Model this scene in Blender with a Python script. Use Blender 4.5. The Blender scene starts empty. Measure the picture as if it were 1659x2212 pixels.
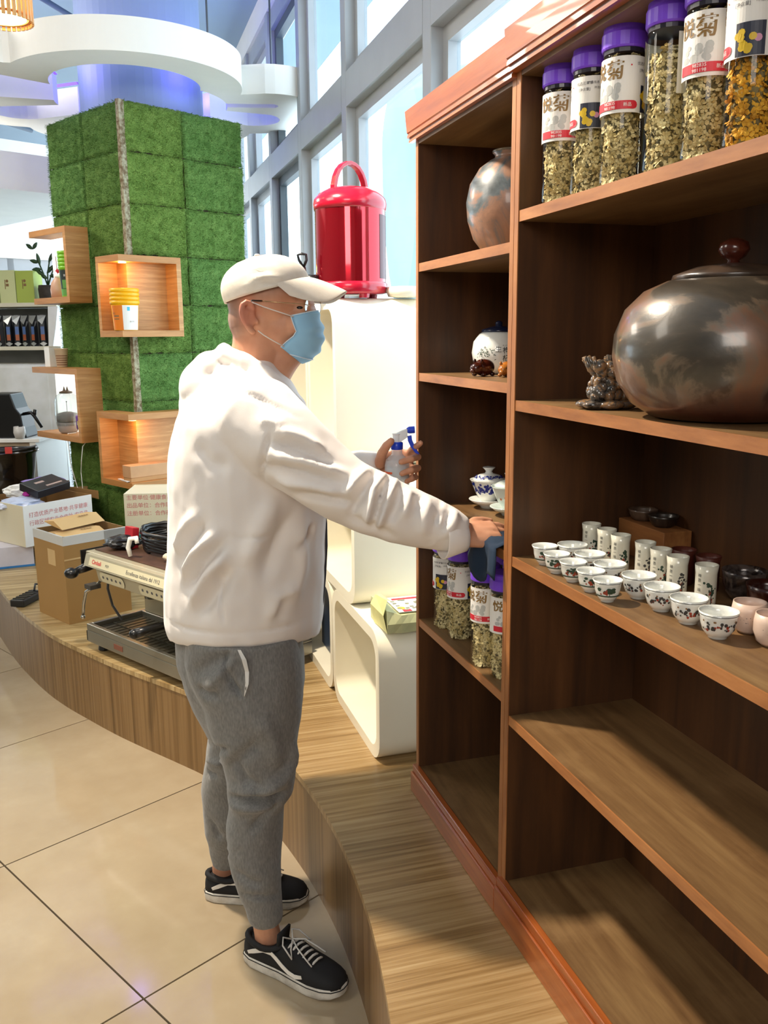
import bpy, bmesh, math, random
import numpy as np
from mathutils import Vector, Matrix, noise
random.seed(7)
C = bpy.context.scene.collection
SC = bpy.context.scene
PI = math.pi
# ------------------------------------------------------------------ camera
YAW, PITCH, ROLL, FOC, EYE = 0.29577, 0.19642, -0.00812, 1922.4, 1.53
def _cam():
    f0 = Vector((math.sin(YAW), math.cos(YAW), 0)); r0 = Vector((math.cos(YAW), -math.sin(YAW), 0)); z = Vector((0, 0, 1))
    f = f0*math.cos(PITCH) - z*math.sin(PITCH); u0 = f0*math.sin(PITCH) + z*math.cos(PITCH)
    r = r0*math.cos(ROLL) + u0*math.sin(ROLL); u = -r0*math.sin(ROLL) + u0*math.cos(ROLL)
    return f0, r0, f, r, u
F0, R0, FW, RT, UP = _cam()
cd = bpy.data.cameras.new('camera'); cam = bpy.data.objects.new('camera', cd); C.objects.link(cam)
m = Matrix((RT, UP, -FW)).transposed().to_4x4(); m.translation = (0, 0, EYE); cam.matrix_world = m
cd.sensor_fit = 'VERTICAL'; cd.sensor_height = 36; cd.lens = FOC*36/2212; cd.clip_start = .05; cd.clip_end = 200
SC.camera = cam
SC.view_settings.view_transform = 'Standard'; SC.view_settings.look = 'None'
SC.view_settings.gamma = 1; SC.view_settings.use_curve_mapping = False
SC.view_settings.exposure = EXPO = 0.1
# ------------------------------------------------------------------ world and lights
w = bpy.data.worlds.new('daylight'); SC.world = w; w.use_nodes = True
bg = w.node_tree.nodes['Background']; bg.inputs[0].default_value = (.86, .95, 1, 1); bg.inputs[1].default_value = 4.2
def area(name, loc, target, size, watts, color, spread=180):
    l = bpy.data.lights.new(name, 'AREA'); l.shape = 'RECTANGLE' if isinstance(size, tuple) else 'DISK'
    if isinstance(size, tuple): l.size, l.size_y = size
    else: l.size = size
    l.energy = watts; l.color = color; l.spread = math.radians(spread)
    o = bpy.data.objects.new(name, l); C.objects.link(o); o.location = loc
    o.rotation_euler = (Vector(target) - Vector(loc)).to_track_quat('-Z', 'Y').to_euler(); return o
def spot(name, loc, target, watts, color, cone=80, rad=.05, blend=.6):
    l = bpy.data.lights.new(name, 'SPOT'); l.energy = watts; l.color = color; l.spot_size = math.radians(cone)
    l.spot_blend = blend; l.shadow_soft_size = rad
    o = bpy.data.objects.new(name, l); C.objects.link(o); o.location = loc
    o.rotation_euler = (Vector(target) - Vector(loc)).to_track_quat('-Z', 'Y').to_euler(); return o
spot('ceiling_downlight_beam', (-.28, 2.42, 3.15), (.8, 1.4, .7), 400, (1, .87, .70), 120, .06)
area('added_front_fill', (-1.9, -3.2, 3.2), (.3, 2.1, 1.0), (2.0, 2.0), 105, (1, .93, .86))  # added unseen fill behind the camera, brightens the near side of the jacket
area('added_rear_fill', (-2.6, 2.6, 3.5), (-1.0, 5.0, 1.6), (2.0, 2.0), 85, (1, .92, .80))  # unseen fill added to brighten the soffit and background
area('added_left_fill', (-2.2, 6.4, 3.4), (-1, 6.4, 0), (1.5, 1.5), 95, (1, .92, .8))  # unseen fill added over the counter and shelves at far left
# ------------------------------------------------------------------ pixel rays to real positions (photo frame 1659 x 2212)
def _ray(px, py): return FW*FOC + RT*(px-829.5) - UP*(py-1106)
def on(px, py, x=None, y=None, z=None):
    d = _ray(px, py); o = Vector((0, 0, EYE))
    k = x/d.x if x is not None else (y/d.y if y is not None else (z-EYE)/d.z)
    return o + d*k
def S(px, py, t):                     # point at horizontal distance t in front of the lens plane
    d = _ray(px, py); return Vector((0, 0, EYE)) + d*(t/(d.x*F0.x+d.y*F0.y))
# ------------------------------------------------------------------ mesh helpers
class MB:
    def __init__(s): s.v = []; s.f = []; s.mi = []; s.cur = 0
    def add(s, vs, fs):
        b = len(s.v); s.v += [tuple(v) for v in vs]; s.f += [tuple(i+b for i in f) for f in fs]; s.mi += [s.cur]*len(fs); return s
    def box(s, a, b, M=None):
        x0, y0, z0 = a; x1, y1, z1 = b
        vs = [Vector(p) for p in ((x0,y0,z0),(x1,y0,z0),(x1,y1,z0),(x0,y1,z0),(x0,y0,z1),(x1,y0,z1),(x1,y1,z1),(x0,y1,z1))]
        if M is not None: vs = [M @ v for v in vs]
        return s.add(vs, [(0,3,2,1),(4,5,6,7),(0,1,5,4),(1,2,6,5),(2,3,7,6),(3,0,4,7)])
    def prism(s, poly, z0, z1, M=None):
        n = len(poly); vs = [Vector((p[0], p[1], z0)) for p in poly] + [Vector((p[0], p[1], z1)) for p in poly]
        if M is not None: vs = [M @ v for v in vs]
        return s.add(vs, [tuple(range(n-1, -1, -1)), tuple(range(n, 2*n))] + [(i, (i+1) % n, n+(i+1) % n, n+i) for i in range(n)])
    def loft(s, rings, caps=True, closed=True):
        n = len(rings[0]); vs = [v for r in rings for v in r]; fs = []
        for j in range(len(rings)-1):
            for i in range(n if closed else n-1):
                k = (i+1) % n; fs.append((j*n+i, j*n+k, (j+1)*n+k, (j+1)*n+i))
        if caps: fs += [tuple(range(n-1, -1, -1)), tuple(range((len(rings)-1)*n, len(rings)*n))]
        return s.add(vs, fs)
    def lathe(s, prof, n=24, M=None, caps=True):
        rings = []
        for r, z in prof:
            rings.append([Vector((r*math.cos(2*PI*i/n), r*math.sin(2*PI*i/n), z)) for i in range(n)])
        if M is not None: rings = [[M @ v for v in r] for r in rings]
        return s.loft(rings, caps)
    def tube(s, path, r, n=8, caps=True):
        path = [Vector(p) for p in path]; rings = []; up = None
        for i, p in enumerate(path):
            d = (path[min(i+1, len(path)-1)] - path[max(i-1, 0)]).normalized()
            if up is None: up = d.orthogonal().normalized()
            up = (up - d*up.dot(d)).normalized(); sd = d.cross(up); rr = r[i] if isinstance(r, (list, tuple)) else r
            rings.append([p + (up*math.cos(2*PI*k/n) + sd*math.sin(2*PI*k/n))*rr for k in range(n)])
        return s.loft(rings, caps)
    def ball(s, c, r, n=12, m_=8, M=None):
        rx, ry, rz = r if isinstance(r, (tuple, list)) else (r, r, r); c = Vector(c); rings = []
        for j in range(m_+1):
            a = -PI/2 + PI*j/m_; q = max(math.cos(a), .02)
            rings.append([Vector((rx*q*math.cos(2*PI*i/n), ry*q*math.sin(2*PI*i/n), rz*math.sin(a))) for i in range(n)])
        rings = [[(M @ v if M is not None else v) + c for v in g] for g in rings]
        return s.loft(rings)
def emp(name, loc=(0, 0, 0), rz=0):
    o = bpy.data.objects.new(name, None); C.objects.link(o); o.location = loc; o.rotation_euler = (0, 0, rz); o.empty_display_size = .05
    return o
def tag(o, label=None, cat=None, group=None, kind=None):
    for k, v in (('label', label), ('category', cat), ('group', group), ('kind', kind)):
        if v: o[k] = v
    return o
def thing(name, label, cat, loc=(0, 0, 0), rz=0, group=None): return tag(emp(name, loc, rz), label, cat, group)
def obj(name, mb, mat, parent=None, smooth=False, bevel=0, local=False, subsurf=0, label=None, kind=None):
    """one mesh object; vertices are in the parent's space when local, else in world space"""
    me = bpy.data.meshes.new(name); me.from_pydata([tuple(v) for v in mb.v], [], mb.f)
    mats = mat if isinstance(mat, (list, tuple)) else [mat]
    for q in mats: me.materials.append(q)
    if len(mats) > 1: me.polygons.foreach_set('material_index', mb.mi)
    if smooth: me.polygons.foreach_set('use_smooth', [True]*len(me.polygons))
    me.update()
    o = bpy.data.objects.new(name, me); C.objects.link(o)
    if parent is not None:
        o.parent = parent
        if not local:
            mw = wm(parent); o.matrix_parent_inverse = mw.inverted()
    if bevel:
        b = o.modifiers.new('bevel', 'BEVEL'); b.width = bevel; b.segments = 2; b.limit_method = 'ANGLE'
    if subsurf:
        b = o.modifiers.new('sub', 'SUBSURF'); b.levels = b.render_levels = subsurf
    if label: o['label'] = label
    if kind: o['kind'] = kind
    return o
def wm(o):
    mm = Matrix.LocRotScale(o.location, o.rotation_euler, o.scale)
    return (wm(o.parent) @ o.matrix_parent_inverse @ mm) if o.parent else mm
def solid(name, mb, mat, label, cat, group=None, **k): return tag(obj(name, mb, mat, **k), label, cat, group)
def struct(name, mb, mat, parent=None, **k):
    o = obj(name, mb, mat, parent, **k)
    if parent is None: o['kind'] = 'structure'
    return o
def dup(root, loc=None, rz=None, label=None, group=None):
    kids = {}
    for o in ALLKIDS(root): kids.setdefault(o.parent, []).append(o)
    def rec(o, par):
        c = o.copy(); C.objects.link(c)
        if par is not None: c.parent = par; c.matrix_parent_inverse = o.matrix_parent_inverse.copy()
        for ch in kids.get(o, []): rec(ch, c)
        return c
    r = rec(root, None)
    if loc is not None: r.location = loc
    if rz is not None: r.rotation_euler = (0, 0, rz)
    if label: r['label'] = label
    if group: r['group'] = group
    return r
def ALLKIDS(r):
    out = []
    for c in r.children: out.append(c); out += ALLKIDS(c)
    return out
# ------------------------------------------------------------------ materials
def lin(h):
    if isinstance(h, str):
        h = h.lstrip('#'); c = [int(h[i:i+2], 16)/255 for i in (0, 2, 4)]
        return tuple((v/12.92 if v <= .04045 else ((v+.055)/1.055)**2.4) for v in c)
    return h
class NT:
    def __init__(s, name):
        s.m = bpy.data.materials.new(name); s.m.use_nodes = True; s.t = s.m.node_tree; s.n = s.t.nodes; s.l = s.t.links
        s.b = s.n['Principled BSDF']
    def nd(s, typ, **kw):
        n = s.n.new(typ)
        for k, v in kw.items():
            if k in n.inputs.keys(): n.inputs[k].default_value = v
            else: setattr(n, k, v)
        return n
    def lk(s, a, b): s.l.new(a, b)
    def coord(s, scale=(1, 1, 1), rot=(0, 0, 0), kind='Object'):
        tc = s.nd('ShaderNodeTexCoord'); mp = s.nd('ShaderNodeMapping'); s.lk(tc.outputs[kind], mp.inputs[0])
        mp.inputs['Scale'].default_value = scale; mp.inputs['Rotation'].default_value = rot; return mp.outputs[0]
    def noise(s, vec, scale=5, detail=4, rough=.5, dist=0):
        n = s.nd('ShaderNodeTexNoise'); n.inputs['Scale'].default_value = scale; n.inputs['Detail'].default_value = detail
        n.inputs['Roughness'].default_value = rough; n.inputs['Distortion'].default_value = dist; s.lk(vec, n.inputs[0]); return n.outputs[0]
    def ramp(s, fac, stops):
        r = s.nd('ShaderNodeValToRGB'); e = r.color_ramp.elements
        while len(e) < len(stops): e.new(.5)
        for q, (p, c) in zip(e, stops):
            q.position = p; c = lin(c) if isinstance(c, str) else c; q.color = (*c[:3], 1) if not isinstance(c, (int, float)) else (c, c, c, 1)
        s.lk(fac, r.inputs[0]); return r.outputs[0]
    def mix(s, fac, a, b, blend='MIX'):
        m_ = s.nd('ShaderNodeMix', data_type='RGBA', blend_type=blend)
        for i, v in ((0, fac), (6, a), (7, b)):
            if isinstance(v, (int, float)): m_.inputs[i].default_value = v if i == 0 else (v, v, v, 1)
            elif isinstance(v, tuple) or isinstance(v, str): m_.inputs[i].default_value = (*lin(v), 1)
            else: s.lk(v, m_.inputs[i])
        return m_.outputs[2]
    def math(s, op, a, b=0):
        m_ = s.nd('ShaderNodeMath', operation=op)
        for i, v in ((0, a), (1, b)):
            if isinstance(v, (int, float)): m_.inputs[i].default_value = v
            else: s.lk(v, m_.inputs[i])
        return m_.outputs[0]
    def bump(s, h, strength=.3, dist=.002):
        b = s.nd('ShaderNodeBump'); b.inputs['Strength'].default_value = strength; b.inputs['Distance'].default_value = dist
        s.lk(h, b.inputs['Height']); s.lk(b.outputs[0], s.b.inputs['Normal'])
    def set(s, **k):
        for kk, v in k.items():
            kk = {'color': 'Base Color', 'rough': 'Roughness', 'metal': 'Metallic', 'trans': 'Transmission Weight', 'ior': 'IOR',
                  'spec': 'Specular IOR Level', 'coat': 'Coat Weight', 'emit': 'Emission Color', 'estr': 'Emission Strength',
                  'alpha': 'Alpha', 'sss': 'Subsurface Weight', 'sheen': 'Sheen Weight', 'croug': 'Coat Roughness'}[kk]
            if hasattr(v, 'node'): s.lk(v, s.b.inputs[kk])
            elif kk in ('Base Color', 'Emission Color'): s.b.inputs[kk].default_value = (*lin(v), 1)
            else: s.b.inputs[kk].default_value = v
        return s
_mc = {}
def mat(name, color, rough=.5, metal=0, var=.12, vscale=6, bump=0, bscale=60, **k):
    if name in _mc: return _mc[name]
    t = NT(name); c = lin(color); v = t.coord()
    f = t.noise(v, vscale, 4)
    col = t.ramp(f, [(.3, tuple(x*(1-var) for x in c)), (.7, tuple(min(1, x*(1+var)) for x in c))])
    t.set(color=col, rough=rough, metal=metal, **k)
    if bump: t.bump(t.noise(v, bscale, 4), bump, .002)
    _mc[name] = t.m; return t.m
def wood(name, dark, midc, light, scale=(2, 2, 30), rot=(0, 0, 0), rough=.45, band=3, fine=60, bump=.08, coat=0, stain=.0):
    """long-grain timber: the scale vector is small along the grain and large across it"""
    if name in _mc: return _mc[name]
    t = NT(name); v = t.coord(scale, rot)
    a = t.noise(v, band, 3, .55, .6); b = t.noise(v, fine*.12, 6, .7)
    f = t.math('ADD', t.math('MULTIPLY', a, .55), t.math('MULTIPLY', b, .45))
    col = t.ramp(f, [(.32, dark), (.5, midc), (.68, light)])
    if stain:
        sn = t.noise(t.coord(), 7, 5, .6); col = t.mix(t.math('MULTIPLY', t.ramp(sn, [(.52, 0.), (.75, 1.)]), stain), col, tuple(min(1, x*1.6+.03) for x in lin(light)))
    t.set(color=col, rough=rough, coat=coat); t.bump(b, bump, .002)
    _mc[name] = t.m; return t.m
def glass(name, color='#ffffff', rough=.02, tint=.12, fac=.1):
    """thin clear sheet: mostly passes light straight on, with a mirror-like film"""
    if name in _mc: return _mc[name]
    t = NT(name); t.n.remove(t.b); c = lin(color)
    tr = t.nd('ShaderNodeBsdfTransparent'); tr.inputs[0].default_value = (*c, 1)
    gl = t.nd('ShaderNodeBsdfGlossy'); gl.inputs['Roughness'].default_value = rough
    lw = t.nd('ShaderNodeLayerWeight'); lw.inputs[0].default_value = fac+.15
    mx = t.nd('ShaderNodeMixShader'); t.lk(t.math('ADD', t.math('MULTIPLY', lw.outputs['Facing'], tint*2), fac*.4), mx.inputs[0])
    t.lk(tr.outputs[0], mx.inputs[1]); t.lk(gl.outputs[0], mx.inputs[2])
    t.lk(mx.outputs[0], t.n['Material Output'].inputs[0]); _mc[name] = t.m; return t.m
def emis(name, color, strength):
    if name in _mc: return _mc[name]
    t = NT(name); t.set(color=color, emit=color, estr=strength); _mc[name] = t.m; return t.m
def two(name, c1, c2, scale=8, lo=.45, hi=.55, rough=.5, metal=0, bump=0, vec=(1, 1, 1), detail=5, dist=0, **k):
    if name in _mc: return _mc[name]
    t = NT(name); v = t.coord(vec); f = t.noise(v, scale, detail, .6, dist)
    t.set(color=t.ramp(f, [(lo, c1), (hi, c2)]), rough=rough, metal=metal, **k)
    if bump: t.bump(f, bump, .003)
    _mc[name] = t.m; return t.m
# ------------------------------------------------------------------ lettering (bundled font, turned into mesh)
_tc = {}
def glyphs(text, size=1, align='CENTER', bold=0, space=1):
    key = (text, align, bold, space)
    if key not in _tc:
        c = bpy.data.curves.new('t', 'FONT'); c.body = text; c.align_x = align; c.size = 1; c.offset = bold; c.resolution_u = 2; c.space_character = space
        o = bpy.data.objects.new('t', c); C.objects.link(o); dg = bpy.context.evaluated_depsgraph_get()
        me = o.evaluated_get(dg).to_mesh(); _tc[key] = ([tuple(v.co) for v in me.vertices], [tuple(p.vertices) for p in me.polygons])
        o.evaluated_get(dg).to_mesh_clear(); bpy.data.objects.remove(o); bpy.data.curves.remove(c)
    vs, fs = _tc[key]; return [(x*size, y*size) for x, y, z in vs], fs
def write(mb, text, size, fn, x=0, y=0, **k):
    vs, fs = glyphs(text, size, **k); mb.add([fn(a+x, b+y) for a, b in vs], fs); return mb
def rect(mb, x0, y0, x1, y1, fn, n=1):
    for i in range(n):
        a = x0+(x1-x0)*i/n; b = x0+(x1-x0)*(i+1)/n
        mb.add([fn(a, y0), fn(b, y0), fn(b, y1), fn(a, y1)], [(0, 1, 2, 3)])
    return mb
def disc(mb, x, y, r, fn, n=12, sx=1):
    mb.add([fn(x+r*sx*math.cos(2*PI*i/n), y+r*math.sin(2*PI*i/n)) for i in range(n)], [tuple(range(n))]); return mb
# ------------------------------------------------------------------ common materials
eR = Vector((.878, .479, 0)); eL = Vector((-.479, .878, 0)); CC = Vector((.15, 5.5, 0))     # the tile and pillar grid
GM = Matrix((eR, eL, Vector((0, 0, 1)))).transposed().to_4x4(); GM.translation = CC             # pillar frame: x right face, y left face
white_paint = mat('white_paint', '#f2f0ea', .5, var=.02)
warm_white = mat('aged_white_laminate', '#ece5cf', .38, var=.05, vscale=3)
alu = mat('window_aluminium', '#a9adb1', .4, var=.04)
alu_dark = mat('dark_window_frame', '#4a5257', .45, var=.05)
pane_m = glass('window_glass', '#f4fbff', .02, .08, .06)
black = mat('black_plastic', '#0c0c0d', .32, var=.2)
steel = mat('stainless_steel', '#a39f93', .34, .9, var=.08, bump=.05, bscale=30)
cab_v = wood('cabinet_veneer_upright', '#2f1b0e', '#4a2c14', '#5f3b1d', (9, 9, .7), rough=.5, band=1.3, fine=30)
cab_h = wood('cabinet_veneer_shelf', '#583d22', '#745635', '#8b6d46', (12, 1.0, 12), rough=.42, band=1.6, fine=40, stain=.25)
cab_e = wood('cabinet_edge_band', '#84512c', '#a0683a', '#b27a49', (8, 1.5, 8), rough=.45, fine=60)
cab_ev = wood('cabinet_edge_band_upright', '#80502c', '#9b6438', '#ad7646', (8, 8, 1.5), rough=.45, fine=60)
cab_r = wood('cabinet_varnished_moulding', '#83401b', '#a05526', '#bb7038', (14, 1.0, 14), rough=.28, band=1.4, fine=40, coat=.5)
oak = wood('zebra_oak_horizontal', '#a8743f', '#c08a50', '#d6a56b', (1.5, 1.5, 26), rough=.5, band=1.8, fine=40)
oak_d = wood('zebra_oak_front_edge', '#a56e35', '#b98046', '#c58f55', (1.5, 1.5, 20), rough=.5, band=1.8, fine=40)
# ------------------------------------------------------------------ floor of large polished tiles
gr = NT('floor_grout'); gr.set(color='#4a3d30', rough=.8)
fl = MB().box((-9, -5, -.12), (2.6, 14, -.012)); floor = struct('floor', fl, gr.m)
ft = NT('polished_floor_tile'); v = ft.coord((1, 1, 1)); f = ft.noise(v, 1.7, 5, .6); g = ft.noise(v, 9, 5, .6)
ft.set(color=ft.ramp(ft.math('ADD', ft.math('MULTIPLY', f, .7), ft.math('MULTIPLY', g, .3)), [(.35, '#9d8b70'), (.55, '#a8977c'), (.7, '#b3a489')]), rough=.09, spec=.6)
T0 = Vector((-.388, 2.604, 0)); TS = .777
tme = None
for i in range(-5, 3):
    for j in range(-5, 5):
        o_ = T0 + eR*TS*i + eL*TS*j; ctr = o_ + (eR+eL)*TS/2
        if ctr.x > 1.0 or ctr.y < -2.2: continue
        if tme is None:
            mb = MB(); mb.box((.0025, .0025, -.012), (TS-.0025, TS-.0025, 0)); q = obj('tile', mb, ft.m, floor, local=True); tme = q.data
        else:
            q = bpy.data.objects.new('tile', tme); C.objects.link(q); q.parent = floor
        q.location = o_; q.rotation_euler = (0, 0, math.atan2(eR.y, eR.x))
# ------------------------------------------------------------------ curved platform
front = [(-.98, 6.6), (-.86, 5.8), (-.73, 5.2), (-.612, 4.75), (-.50, 4.36), (-.37, 4.0), (-.27, 3.78), (-.17, 3.6), (-.065, 3.42), (.04, 3.26), (.15, 3.1), (.24, 2.96),
         (.335, 2.76), (.405, 2.53), (.44, 2.35), (.462, 2.18), (.474, 2.0), (.472, 1.82), (.458, 1.62), (.425, 1.4), (.375, 1.15), (.32, .85), (.28, .5), (.27, .1), (.3, -.4)]
def smooth_curve(p, n=4):
    out = []
    for i in range(len(p)-1):
        p0, p1, p2, p3 = p[max(i-1, 0)], p[i], p[i+1], p[min(i+2, len(p)-1)]
        for k in range(n):
            t = k/n; out.append(tuple(.5*((2*b)+(-a+c)*t+(2*a-5*b+4*c-d)*t*t+(-a+3*b-3*c+d)*t**3) for a, b, c, d in zip(p0, p1, p2, p3)))
    return out + [tuple(p[-1])]
fc = smooth_curve(front, 4)
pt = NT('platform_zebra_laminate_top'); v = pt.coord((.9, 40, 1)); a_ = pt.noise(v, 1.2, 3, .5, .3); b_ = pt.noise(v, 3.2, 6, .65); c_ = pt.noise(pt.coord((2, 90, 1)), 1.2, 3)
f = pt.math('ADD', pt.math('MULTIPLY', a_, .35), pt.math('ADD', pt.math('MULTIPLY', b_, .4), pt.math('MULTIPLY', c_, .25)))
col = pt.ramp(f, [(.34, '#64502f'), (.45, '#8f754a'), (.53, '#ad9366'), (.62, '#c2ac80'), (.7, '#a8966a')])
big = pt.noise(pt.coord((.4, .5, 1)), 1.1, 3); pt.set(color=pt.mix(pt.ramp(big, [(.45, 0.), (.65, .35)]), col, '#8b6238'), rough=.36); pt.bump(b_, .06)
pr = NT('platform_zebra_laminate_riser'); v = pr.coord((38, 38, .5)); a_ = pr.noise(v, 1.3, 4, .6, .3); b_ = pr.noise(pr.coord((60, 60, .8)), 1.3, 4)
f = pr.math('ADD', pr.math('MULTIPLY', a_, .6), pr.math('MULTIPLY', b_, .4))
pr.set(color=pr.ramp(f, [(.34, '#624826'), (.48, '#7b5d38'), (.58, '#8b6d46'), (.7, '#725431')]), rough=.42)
plat = emp('platform'); plat['kind'] = 'structure'; plat['label'] = 'curved wood-laminate platform running along the windows under the cabinets'
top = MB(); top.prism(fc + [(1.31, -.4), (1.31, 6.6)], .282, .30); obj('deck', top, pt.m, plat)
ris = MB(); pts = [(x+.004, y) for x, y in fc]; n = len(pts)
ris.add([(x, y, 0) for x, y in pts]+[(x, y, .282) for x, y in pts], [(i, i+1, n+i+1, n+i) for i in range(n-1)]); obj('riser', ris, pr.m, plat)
# ------------------------------------------------------------------ window wall on the right (x = 1.2)
wn = emp('window_1', (1.2, 3, 0)); wn['kind'] = 'structure'
MUL = [-2.3, -1.2, -.1, 1.05, 2.2, 3.355, 4.57, 5.64, 6.66, 7.63, 8.6]
for y in MUL: obj('mullion', MB().box((1.2, y-.045, .3), (1.31, y+.045, 3.72)), alu, wn, bevel=.004)
for a, b in zip(MUL[:-1], MUL[1:]):
    a += .045; b -= .045
    obj('transom', MB().box((1.2, a, 2.63), (1.31, b, 2.79)), alu, wn)
    obj('head_rail', MB().box((1.22, a, 3.6), (1.31, b, 3.72)), alu, wn)
    obj('sill_rail', MB().box((1.2, a, .3), (1.31, b, .42)), alu, wn)
    fr = MB()
    for z0, z1 in ((.42, 2.63), (2.79, 3.6)):
        fr.box((1.25, a, z0), (1.30, a+.05, z1)); fr.box((1.25, b-.05, z0), (1.30, b, z1))
        fr.box((1.25, a+.05, z1-.06), (1.30, b-.05, z1)); fr.box((1.25, a+.05, z0), (1.30, b-.05, z0+.06))
    obj('window_frame', fr, alu_dark if 5.6 < a < 6 else alu, wn)
    for z0, z1 in ((.48, 2.57), (2.85, 3.54)): obj('pane', MB().box((1.285, a+.05, z0), (1.289, b-.05, z1)), pane_m, wn)
struct('wall_right', MB().box((1.2, -5, 0), (1.42, 9.0, .29)).box((1.2, -5, .29), (1.42, -2.35, 3.9)).box((1.2, 8.65, .29), (1.42, 9.0, 3.9)).box((1.2, -2.35, 3.72), (1.42, 8.65, 3.9)), white_paint)
# rear glazing and walls
rearp = [CC + eR*u + eL*7.2 for u in (-9, 3.0)]
RM = Matrix((eR, eL, Vector((0, 0, 1)))).transposed().to_4x4(); RM.translation = CC + eL*6.6
wr = emp('window_2', tuple(CC+eL*6.6)); wr['kind'] = 'structure'
for k in range(-9, 4): obj('mullion', MB().box((k*1.1-.04, 0, 0), (k*1.1+.04, .1, 2.5), RM), alu, wr)
obj('transom', MB().box((-10, 0, 2.2), (3.3, .1, 2.5), RM), alu, wr)
obj('sill_rail', MB().box((-10, 0, 0), (3.3, .1, .12), RM), alu, wr)
for k in range(-9, 3): obj('pane', MB().box((k*1.1+.04, .05, .12), (k*1.1+1.06, .054, 2.2), RM), pane_m, wr)
struct('wall_back', MB().box((-10, -.05, 2.5), (3.3, .2, 4.3), RM), white_paint)
struct('wall_left', MB().box((-9.1, -5, 0), (-8.9, 14, 4.3)), mat('cream_wall', '#d9cdb8', .7, var=.03))
struct('wall_front', MB().box((-9, -5.1, 0), (1.42, -4.9, 4.3)), mat('cream_wall', '#d9cdb8'))
struct('ceiling', MB().box((-9, -5, 3.9), (2.0, 14, 4.0)), mat('blue_grey_ceiling', '#93a9bd', .8, var=.05, vscale=1))
struct('trim_1', MB().box((-5.5, 1.37, 2.5), (.75, 6.6, 2.74), GM), white_paint)
# far outside: pale canopy and building seen through the glass
outm = mat('pale_facade', '#86a3ab', .7, var=.1, vscale=.6)
cp = MB(); c_ = on(862, 300, x=6.0); cp.loft([[Vector((6+dx, c_.y-dx*1.0, 0)) + Vector((0, 1, 0))*1.2*math.cos(t) + Vector((0, 0, c_.z+1.2*math.sin(t) if math.sin(t) > 0 else c_.z-3.4*abs(math.sin(t)))) for t in [2*PI*i/28 for i in range(28)]] for dx in (0, 2.5)])
struct('outside_canopy', cp, outm)
# round pillar core behind the turf, running to the ceiling
CX, CY = .42, .44
pc = CC + eR*CX + eL*CY
pm = mat('blue_grey_pillar_paint', '#8fa3c4', .55, var=.04, vscale=1.5)
struct('trim_2', MB().lathe([(.37, 2.7), (.37, 3.9)], 48, Matrix.Translation((pc.x, pc.y, 0))), pm, smooth=False)
# ------------------------------------------------------------------ display cabinets
XF, XB = .74, 1.03
def cabinet(name, label, y0, y1, shelves, zt, crown_x, base_top):
    t = thing(name, label, 'cabinet', (XF+.14, (y0+y1)/2, .30))
    th = .017 if name else .017
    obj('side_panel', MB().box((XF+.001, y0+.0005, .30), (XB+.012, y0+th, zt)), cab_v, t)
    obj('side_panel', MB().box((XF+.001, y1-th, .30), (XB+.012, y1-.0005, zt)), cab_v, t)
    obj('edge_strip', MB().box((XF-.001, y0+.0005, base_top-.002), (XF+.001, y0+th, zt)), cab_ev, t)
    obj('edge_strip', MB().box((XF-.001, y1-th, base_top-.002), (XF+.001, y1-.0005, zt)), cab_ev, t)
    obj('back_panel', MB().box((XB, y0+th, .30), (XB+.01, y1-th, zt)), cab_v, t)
    for z in shelves:
        s_ = obj('shelf', MB().box((XF+.004, y0+th, z-.019), (XB, y1-th, z)), cab_h, t)
        obj('edge_strip', MB().box((XF+.001, y0+th, z-.0195), (XF+.004, y1-th, z+.0003)), cab_e, s_)
    obj('bottom_board', MB().box((XF+.004, y0+th, base_top-.022), (XB, y1-th, base_top-.003)), cab_h, t)
    obj('base_board', MB().box((XF-.012, y0, .3003), (XF+.0035, y1, base_top)).box((XF-.018, y0, .3003), (XF-.012, y1, base_top-.02)), cab_r, t, bevel=.002)
    obj('top_board', MB().box((XF, y0+th, zt-.02), (XB, y1-th, zt)), cab_h, t)
    pr_ = [(XF-.001, zt-.012), (XF-.012, zt-.012), (XF-.012, zt-.006), (XF-.010, zt-.005), (XF-.010, zt-.003), (XF-.016, zt-.002), (XF-.016, zt+.005), (XF-.014, zt+.006), (XF-.014, zt+.008),
           (XF-.017, zt+.010), (XF-.019, zt+.030), (XF-.022, zt+.058), (XF+.02, zt+.058)]
    pr_ = [(x-(crown_x if x < XF-.001 else 0), z) for x, z in pr_]
    n = len(pr_); cr = MB(); cr.loft([[Vector((x, yy, z)) for x, z in pr_] for yy in (y0-.002, y1+(.02 if y1 > 2 else -.0005))]); obj('cornice', cr, cab_r, t)
    return t
cabinet('narrow_display_cabinet', 'narrow dark wooden open cabinet at the end by the white cube shelves', 1.5815, 2.140, [1.70, 1.436, 1.10, .795], 1.995, 0, .376)
cabinet('wide_display_cabinet', 'wide dark wooden open cabinet nearest the camera holding cups and big pot', .28, 1.5805, [1.752, 1.405, 1.097, .760], 2.003, .006, .386)

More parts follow.
